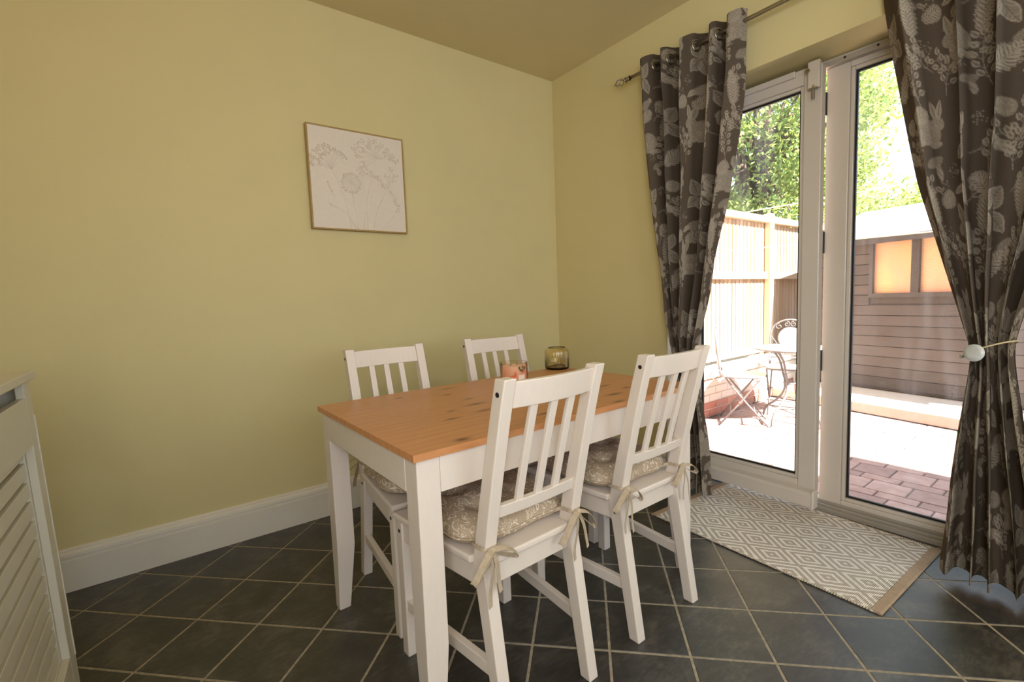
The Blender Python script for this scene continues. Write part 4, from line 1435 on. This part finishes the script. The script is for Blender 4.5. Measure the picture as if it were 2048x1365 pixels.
# gable end board on the left and corner strips
gb = MB().add([(TL, SD, 0), (TL, 0, 0), (TL, 0, EAVE), (TL, SD / 2, 2.02), (TL, SD, EAVE), (TL - 0.02, SD, 0), (TL - 0.02, 0, 0), (TL - 0.02, 0, EAVE), (TL - 0.02, SD / 2, 2.02), (TL - 0.02, SD, EAVE)],
              [(0, 1, 2, 3, 4), (9, 8, 7, 6, 5)] + [(i, (i + 1) % 5, 5 + (i + 1) % 5, 5 + i) for i in range(5)])
gb.build('gable_end', M_SHED, shed)
MB().box(TL - 0.03, TL + 0.008, -0.03, 0.012, 0, EAVE - 0.02).build('corner_strip', M_SHEDTRIM, shed)
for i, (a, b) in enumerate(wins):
    w = MB().box(b, a, -0.040, -0.030, wn0, wn1).build('window_pane', M_PANE_REFL, shed)
frm = MB()
edges = [wins[0][0] + 0.035, wins[0][0]], [wins[0][1], wins[1][0]], [wins[1][1], wins[2][0]], [wins[2][1], wins[2][1] - 0.035]
for a, b in edges:
    frm.box(b, a, -0.05, 0.010, wn0, wn1)
frm.box(wins[2][1] - 0.035, wins[0][0] + 0.035, -0.05, 0.012, wn0 - 0.045, wn0)
frm.box(wins[2][1] - 0.035, wins[0][0] + 0.035, -0.05, 0.010, wn1, wn1 + 0.03)
frm.build('window_frame', M_SHEDTRIM, shed)
rx0, rx1 = TR - 0.1, TL + 0.09
for s, nm in ((1, 'roof_slope'), (-1, 'roof_slope')):
    ye = 0.10 if s > 0 else SD - 0.10
    MB().frustum([(rx0, ye, EAVE - 0.015), (rx1, ye, EAVE - 0.015), (rx1, SD / 2, 2.045), (rx0, SD / 2, 2.045)],
                 [(rx0, ye, EAVE + 0.012), (rx1, ye, EAVE + 0.012), (rx1, SD / 2, 2.072), (rx0, SD / 2, 2.072)]).build(nm, M_ROOF, shed)
MB().box(rx0, rx1, 0.092, 0.104, EAVE - 0.060, EAVE + 0.004).build('eave_fascia', M_SHEDTRIM, shed)
slab = MB().box(TR - 0.3, TL + 0.05, SD - 0.1, 0.72, -0.115, -0.012).build('concrete_slab', M_COPING, bevel=0.008)
slab.location = shed.location
slab.rotation_euler = shed.rotation_euler
tag(slab, 'sunlit pale concrete slab under the garden shed', 'slab')

# washing lines
M_ROPE = simple('pale_washing_line', (226, 214, 190), 0.7, vary=0.1, scale=80)
def rope(a, b, sag, label):
    a, b = Vector(a), Vector(b)
    pts = [a.lerp(b, k / 24) - Vector((0, 0, sag * 4 * (k / 24) * (1 - k / 24))) for k in range(25)]
    o = MB().tube(pts, 0.0055, 6).build('washing_line', M_ROPE, smooth=True)
    tag(o, label, 'washing line')
rope((3.05, 0.262, 1.972), (2.90, -3.6, 2.06), 0.04, 'pale washing line crossing in front of the tree')
rope((2.60, 0.25, 1.525), (2.40, -3.52, 1.47), 0.01, 'pale washing line crossing in front of the shed windows')

# ------------------------------------------------------------------ bistro set
M_IRON = simple('grey_painted_iron', (112, 108, 107), 0.5, metal=0.3, vary=0.15, scale=60)
M_MOSAIC = simple('pale_mosaic', (214, 206, 196), 0.5, vary=0.12, scale=70, bump=0.3, bscale=90)
bt_ = empty('bistro_table', (2.31, -0.62, GZ))
tag(bt_, 'round metal bistro table with curved legs on the patio', 'table')
MB().lathe([(0.02, 0.690), (0.298, 0.690), (0.302, 0.695), (0.302, 0.706), (0.296, 0.709), (0.27, 0.709), (0.01, 0.709)], n=48, cap_high=True).build('top', M_MOSAIC, bt_)
MB().tube([(0.302 * math.cos(q), 0.302 * math.sin(q), 0.698) for q in np.linspace(0, 2 * PI, 49)[:-1]], 0.008, 8, closed=True).build('rim', M_IRON, bt_, smooth=True)
for k in range(4):
    q = math.radians(80 + 90 * k)
    prof = [(0.225, 0.686), (0.180, 0.66), (0.115, 0.58), (0.080, 0.46), (0.060, 0.38), (0.075, 0.28), (0.15, 0.19), (0.235, 0.12), (0.268, 0.05), (0.270, 0.005)]
    P = spline([(r_ * math.cos(q), r_ * math.sin(q), z_) for r_, z_ in prof], 5)
    lg = MB().tube(P, 0.0105, 8)
    lg.lathe([(0.018, 0.0), (0.018, 0.006), (0.012, 0.010)], c=(0.270 * math.cos(q), 0.270 * math.sin(q), 0), n=12, cap_high=True)
    lg.build('leg', M_IRON, bt_, smooth=True)
MB().tube([(0.062 * math.cos(q), 0.062 * math.sin(q), 0.38) for q in np.linspace(0, 2 * PI, 25)[:-1]], 0.007, 6, closed=True).build('leg_ring', M_IRON, bt_, smooth=True)
MB().tube([(0.022, -0.02, 0.30), (0.022, -0.02, 0.46)], 0.008, 8).build('locking_bar', M_STEEL, bt_, smooth=True)

def scroll(cx, cz, r0, turns, a0, flip, y=0):
    pts = []
    for k in range(22):
        tt = k / 21
        a = a0 + flip * turns * 2 * PI * tt
        r_ = r0 * (1 - 0.80 * tt)
        pts.append((cx + r_ * math.cos(a), y, cz + r_ * math.sin(a)))
    return pts
def make_bistro_chair():
    root = empty('bistro_chair')
    w = 0.175
    for s in (-1, 1):      # crossing folding legs; local +y is the way the sitter faces
        MB().tube([(s * w, -0.20, 0.0), (s * w, -0.03, 0.21), (s * w, 0.13, 0.43), (s * w, 0.16, 0.448)], 0.0085, 8).build('front_folding_leg', M_IRON, root, smooth=True)
        x = s * (w - 0.02)
        MB().tube([(x, 0.21, 0.0), (x, 0.03, 0.21), (x, -0.12, 0.40), (x * 1.08, -0.185, 0.50)], 0.0085, 8).build('rear_folding_leg', M_IRON, root, smooth=True)
        MB().tube([(s * w * 1.03, -0.03, 0.215), (s * (w - 0.035), -0.0, 0.235)], 0.012, 8).build('pivot_bolt', M_STEEL, root, smooth=True)
    for yy, zz_ in ((-0.20, 0.006), (0.10, 0.13), (-0.10, 0.13)):
        MB().tube([(-w, yy if zz_ < 0.1 else yy, zz_), (w, yy, zz_)], 0.006, 6).build('cross_bar', M_IRON, root, smooth=True)
    st_ = MB()
    outl = []
    for k in range(40):
        q = 2 * PI * k / 40
        c, s = math.cos(q), math.sin(q)
        outl.append((0.19 * math.copysign(abs(c) ** 0.6, c), 0.19 * math.copysign(abs(s) ** 0.6, s)))
    prism(outl, 0.448, 0.462, st_)
    st_.build('seat', M_MOSAIC, root)
    MB().tube([(p[0], p[1], 0.453) for p in outl], 0.009, 8, closed=True).build('seat_rim', M_IRON, root, smooth=True)
    yb_ = -0.205
    hoop = [(-0.180, yb_ + 0.02, 0.46), (-0.186, yb_, 0.60), (-0.18, yb_ - 0.02, 0.76)]
    hoop += [(0.18 * math.cos(q), yb_ - 0.02 - 0.02 * math.sin(q), 0.76 + 0.165 * math.sin(q)) for q in np.linspace(PI, 0, 17)[1:-1]]
    hoop += [(0.18, yb_ - 0.02, 0.76), (0.186, yb_, 0.60), (0.180, yb_ + 0.02, 0.46)]
    MB().tube(spline(hoop, 3), 0.0085, 8).build('back_hoop', M_IRON, root, smooth=True)
    dsk = MB()
    ring_ = [[(0.105 * math.cos(2 * PI * k / 32), yb_ - 0.02 + d, 0.735 + 0.105 * math.sin(2 * PI * k / 32)) for k in range(32)] for d in (-0.007, 0.007)]
    dsk.sections(ring_)
    dsk.build('mosaic_disc', M_MOSAIC, root)
    MB().tube([(0.108 * math.cos(q), yb_ - 0.02, 0.735 + 0.108 * math.sin(q)) for q in np.linspace(0, 2 * PI, 33)[:-1]], 0.0065, 6, closed=True).build('disc_rim', M_IRON, root, smooth=True)
    for s in (-1, 1):
        MB().tube(scroll(s * 0.030, 0.878, 0.030, 1.3, PI / 2, s, yb_ - 0.025), 0.0045, 6).build('scroll', M_IRON, root, smooth=True)
        MB().tube(scroll(s * 0.100, 0.855, 0.034, 1.2, PI / 2, -s, yb_ - 0.025), 0.0045, 6).build('scroll', M_IRON, root, smooth=True)
        MB().tube(spline([(s * 0.178, yb_ - 0.02, 0.76), (s * 0.150, yb_ - 0.02, 0.72), (s * 0.120, yb_ - 0.02, 0.66), (s * 0.15, yb_ - 0.01, 0.56)], 5), 0.0045, 6).build('scroll', M_IRON, root, smooth=True)
        MB().tube(scroll(s * 0.05, 0.575, 0.034, 1.3, -PI / 2, s, yb_ - 0.01), 0.0045, 6).build('scroll', M_IRON, root, smooth=True)
    MB().tube([(-0.182, yb_, 0.53), (0.182, yb_, 0.53)], 0.006, 6).build('back_bar', M_IRON, root, smooth=True)
    return root
bc = make_bistro_chair()
bc.location = (2.05, -0.30, GZ)
bc.rotation_euler.z = math.atan2(-0.88, 0.48) - PI / 2
tag(bc, 'folding metal bistro chair seen from the side, left of the round table', 'chair', 'bistro chairs')
bc2 = copy_tree(bc)
bc2.location = (2.72, -0.42, GZ)
bc2.rotation_euler.z = math.atan2(-0.20, -0.59) - PI / 2
tag(bc2, 'folding metal bistro chair with scrolled back facing the door behind the round table', 'chair', 'bistro chairs')

# ------------------------------------------------------------------ trees beyond the fence
def leaf_mat(name, a, b, c_):
    m = NT(name)
    ri = m.n('ShaderNodeNewGeometry').outputs['Random Per Island']
    col_ = m.ramp(ri, [(0.0, lin(a)), (0.5, lin(b)), (1.0, lin(c_))])
    d = m.n('ShaderNodeBsdfDiffuse')
    t = m.n('ShaderNodeBsdfTranslucent')
    m.l(col_, d.inputs['Color'])
    m.l(m.mix(0.5, col_, lin((190, 200, 80))), t.inputs['Color'])
    mx = m.n('ShaderNodeMixShader')
    mx.inputs[0].default_value = 0.42
    m.l(d.outputs[0], mx.inputs[1])
    m.l(t.outputs[0], mx.inputs[2])
    m.l(mx.outputs[0], m.out.inputs['Surface'])
    return m.m
M_BARK = simple('tree_bark', (92, 76, 62), 0.95, vary=0.3, scale=14, bump=0.5, bscale=40)
def make_tree(name, base, trunk_h, crown_c, crown_r, clumps, leaves, leaf, mat, seed, label):
    g = np.random.default_rng(seed)
    root = empty(name, base)
    tag(root, label, 'tree', 'trees beyond the garden fence')
    bx, by, bz = base
    tr = MB()
    ctr = Vector((crown_c[0] - bx, crown_c[1] - by, crown_c[2] - bz))
    tr.tube(spline([(0, 0, 0), (0.05, 0.03, trunk_h * 0.5), (ctr.x * 0.4, ctr.y * 0.4, trunk_h), (ctr.x, ctr.y, ctr.z + crown_r[2] * 0.4)], 6), [0.22 - 0.19 * k / 18 for k in range(19)], 10)
    tr.build('trunk', M_BARK, root, smooth=True)
    br = MB()
    cen = []
    for k in range(clumps):
        d = g.normal(size=3)
        d /= np.linalg.norm(d)
        rr = g.uniform(0.35, 1.0) ** 0.6
        p = np.array(ctr) + d * rr * np.array(crown_r)
        cen.append(p)
        if k % 2 == 0:
            mid = np.array(ctr) * 0.75 + p * 0.25 + g.normal(size=3) * 0.1
            mid[2] -= 0.3
            br.tube([tuple(np.array((ctr.x * 0.5, ctr.y * 0.5, trunk_h * 0.9 + (ctr.z - trunk_h) * g.uniform(0, 0.7)))), tuple(mid), tuple(p)], [0.06, 0.04, 0.012], 6)
    br.build('branches', M_BARK, root, smooth=True)
    cen = np.array(cen)
    n = leaves
    ci = g.integers(0, len(cen), n)
    off = g.normal(size=(n, 3)) * np.array([0.30, 0.30, 0.22]) * (0.55 + 0.9 * g.random((len(cen), 1))[ci])
    P = cen[ci] + off
    a = g.normal(size=(n, 3)); a /= np.linalg.norm(a, axis=1)[:, None]
    up = g.normal(size=(n, 3)) + np.array([0, 0, 0.8]); 
    b = np.cross(a, up); b /= np.linalg.norm(b, axis=1)[:, None]
    sz = leaf * g.uniform(0.6, 1.3, (n, 1))
    nrm = np.cross(a, b)
    V = np.stack([P - a * sz, P + b * sz * 0.45 + nrm * sz * 0.12, P + a * sz, P - b * sz * 0.45 + nrm * sz * 0.12], 1).reshape(-1, 3)
    me = bpy.data.meshes.new('foliage')
    me.vertices.add(4 * n)
    me.vertices.foreach_set('co', V.astype(np.float32).ravel())
    me.loops.add(4 * n)
    me.loops.foreach_set('vertex_index', np.arange(4 * n, dtype=np.int32))
    me.polygons.add(n)
    me.polygons.foreach_set('loop_start', np.arange(0, 4 * n, 4, dtype=np.int32))
    me.update(calc_edges=True)
    me.materials.append(mat)
    tag(link('foliage', me, root), kind='stuff')
    return root
M_LEAFA = leaf_mat('maple_leaf', (88, 112, 72), (124, 148, 92), (172, 182, 118))
M_LEAFB = leaf_mat('lime_leaf', (120, 142, 84), (156, 174, 108), (194, 198, 136))
make_tree('broadleaf_tree', (8.6, 2.9, GZ), 2.2, (8.6, 2.7, 4.6), (2.5, 2.4, 3.1), 130, 38000, 0.060, M_LEAFA, 5, 'large dark green broadleaf tree rising above the fence')
make_tree('broadleaf_tree', (11.2, 2.4, GZ), 2.4, (11.0, 2.35, 5.0), (1.7, 1.05, 3.2), 60, 15000, 0.062, M_LEAFB, 6, 'light green broadleaf tree behind the ridge of the shed')
make_tree('broadleaf_tree', (10.0, 0.1, GZ), 1.2, (10.0, 0.2, 2.0), (1.6, 1.7, 1.0), 50, 15000, 0.06, M_LEAFB, 8, 'low yellow-green tree just over the shed roof')
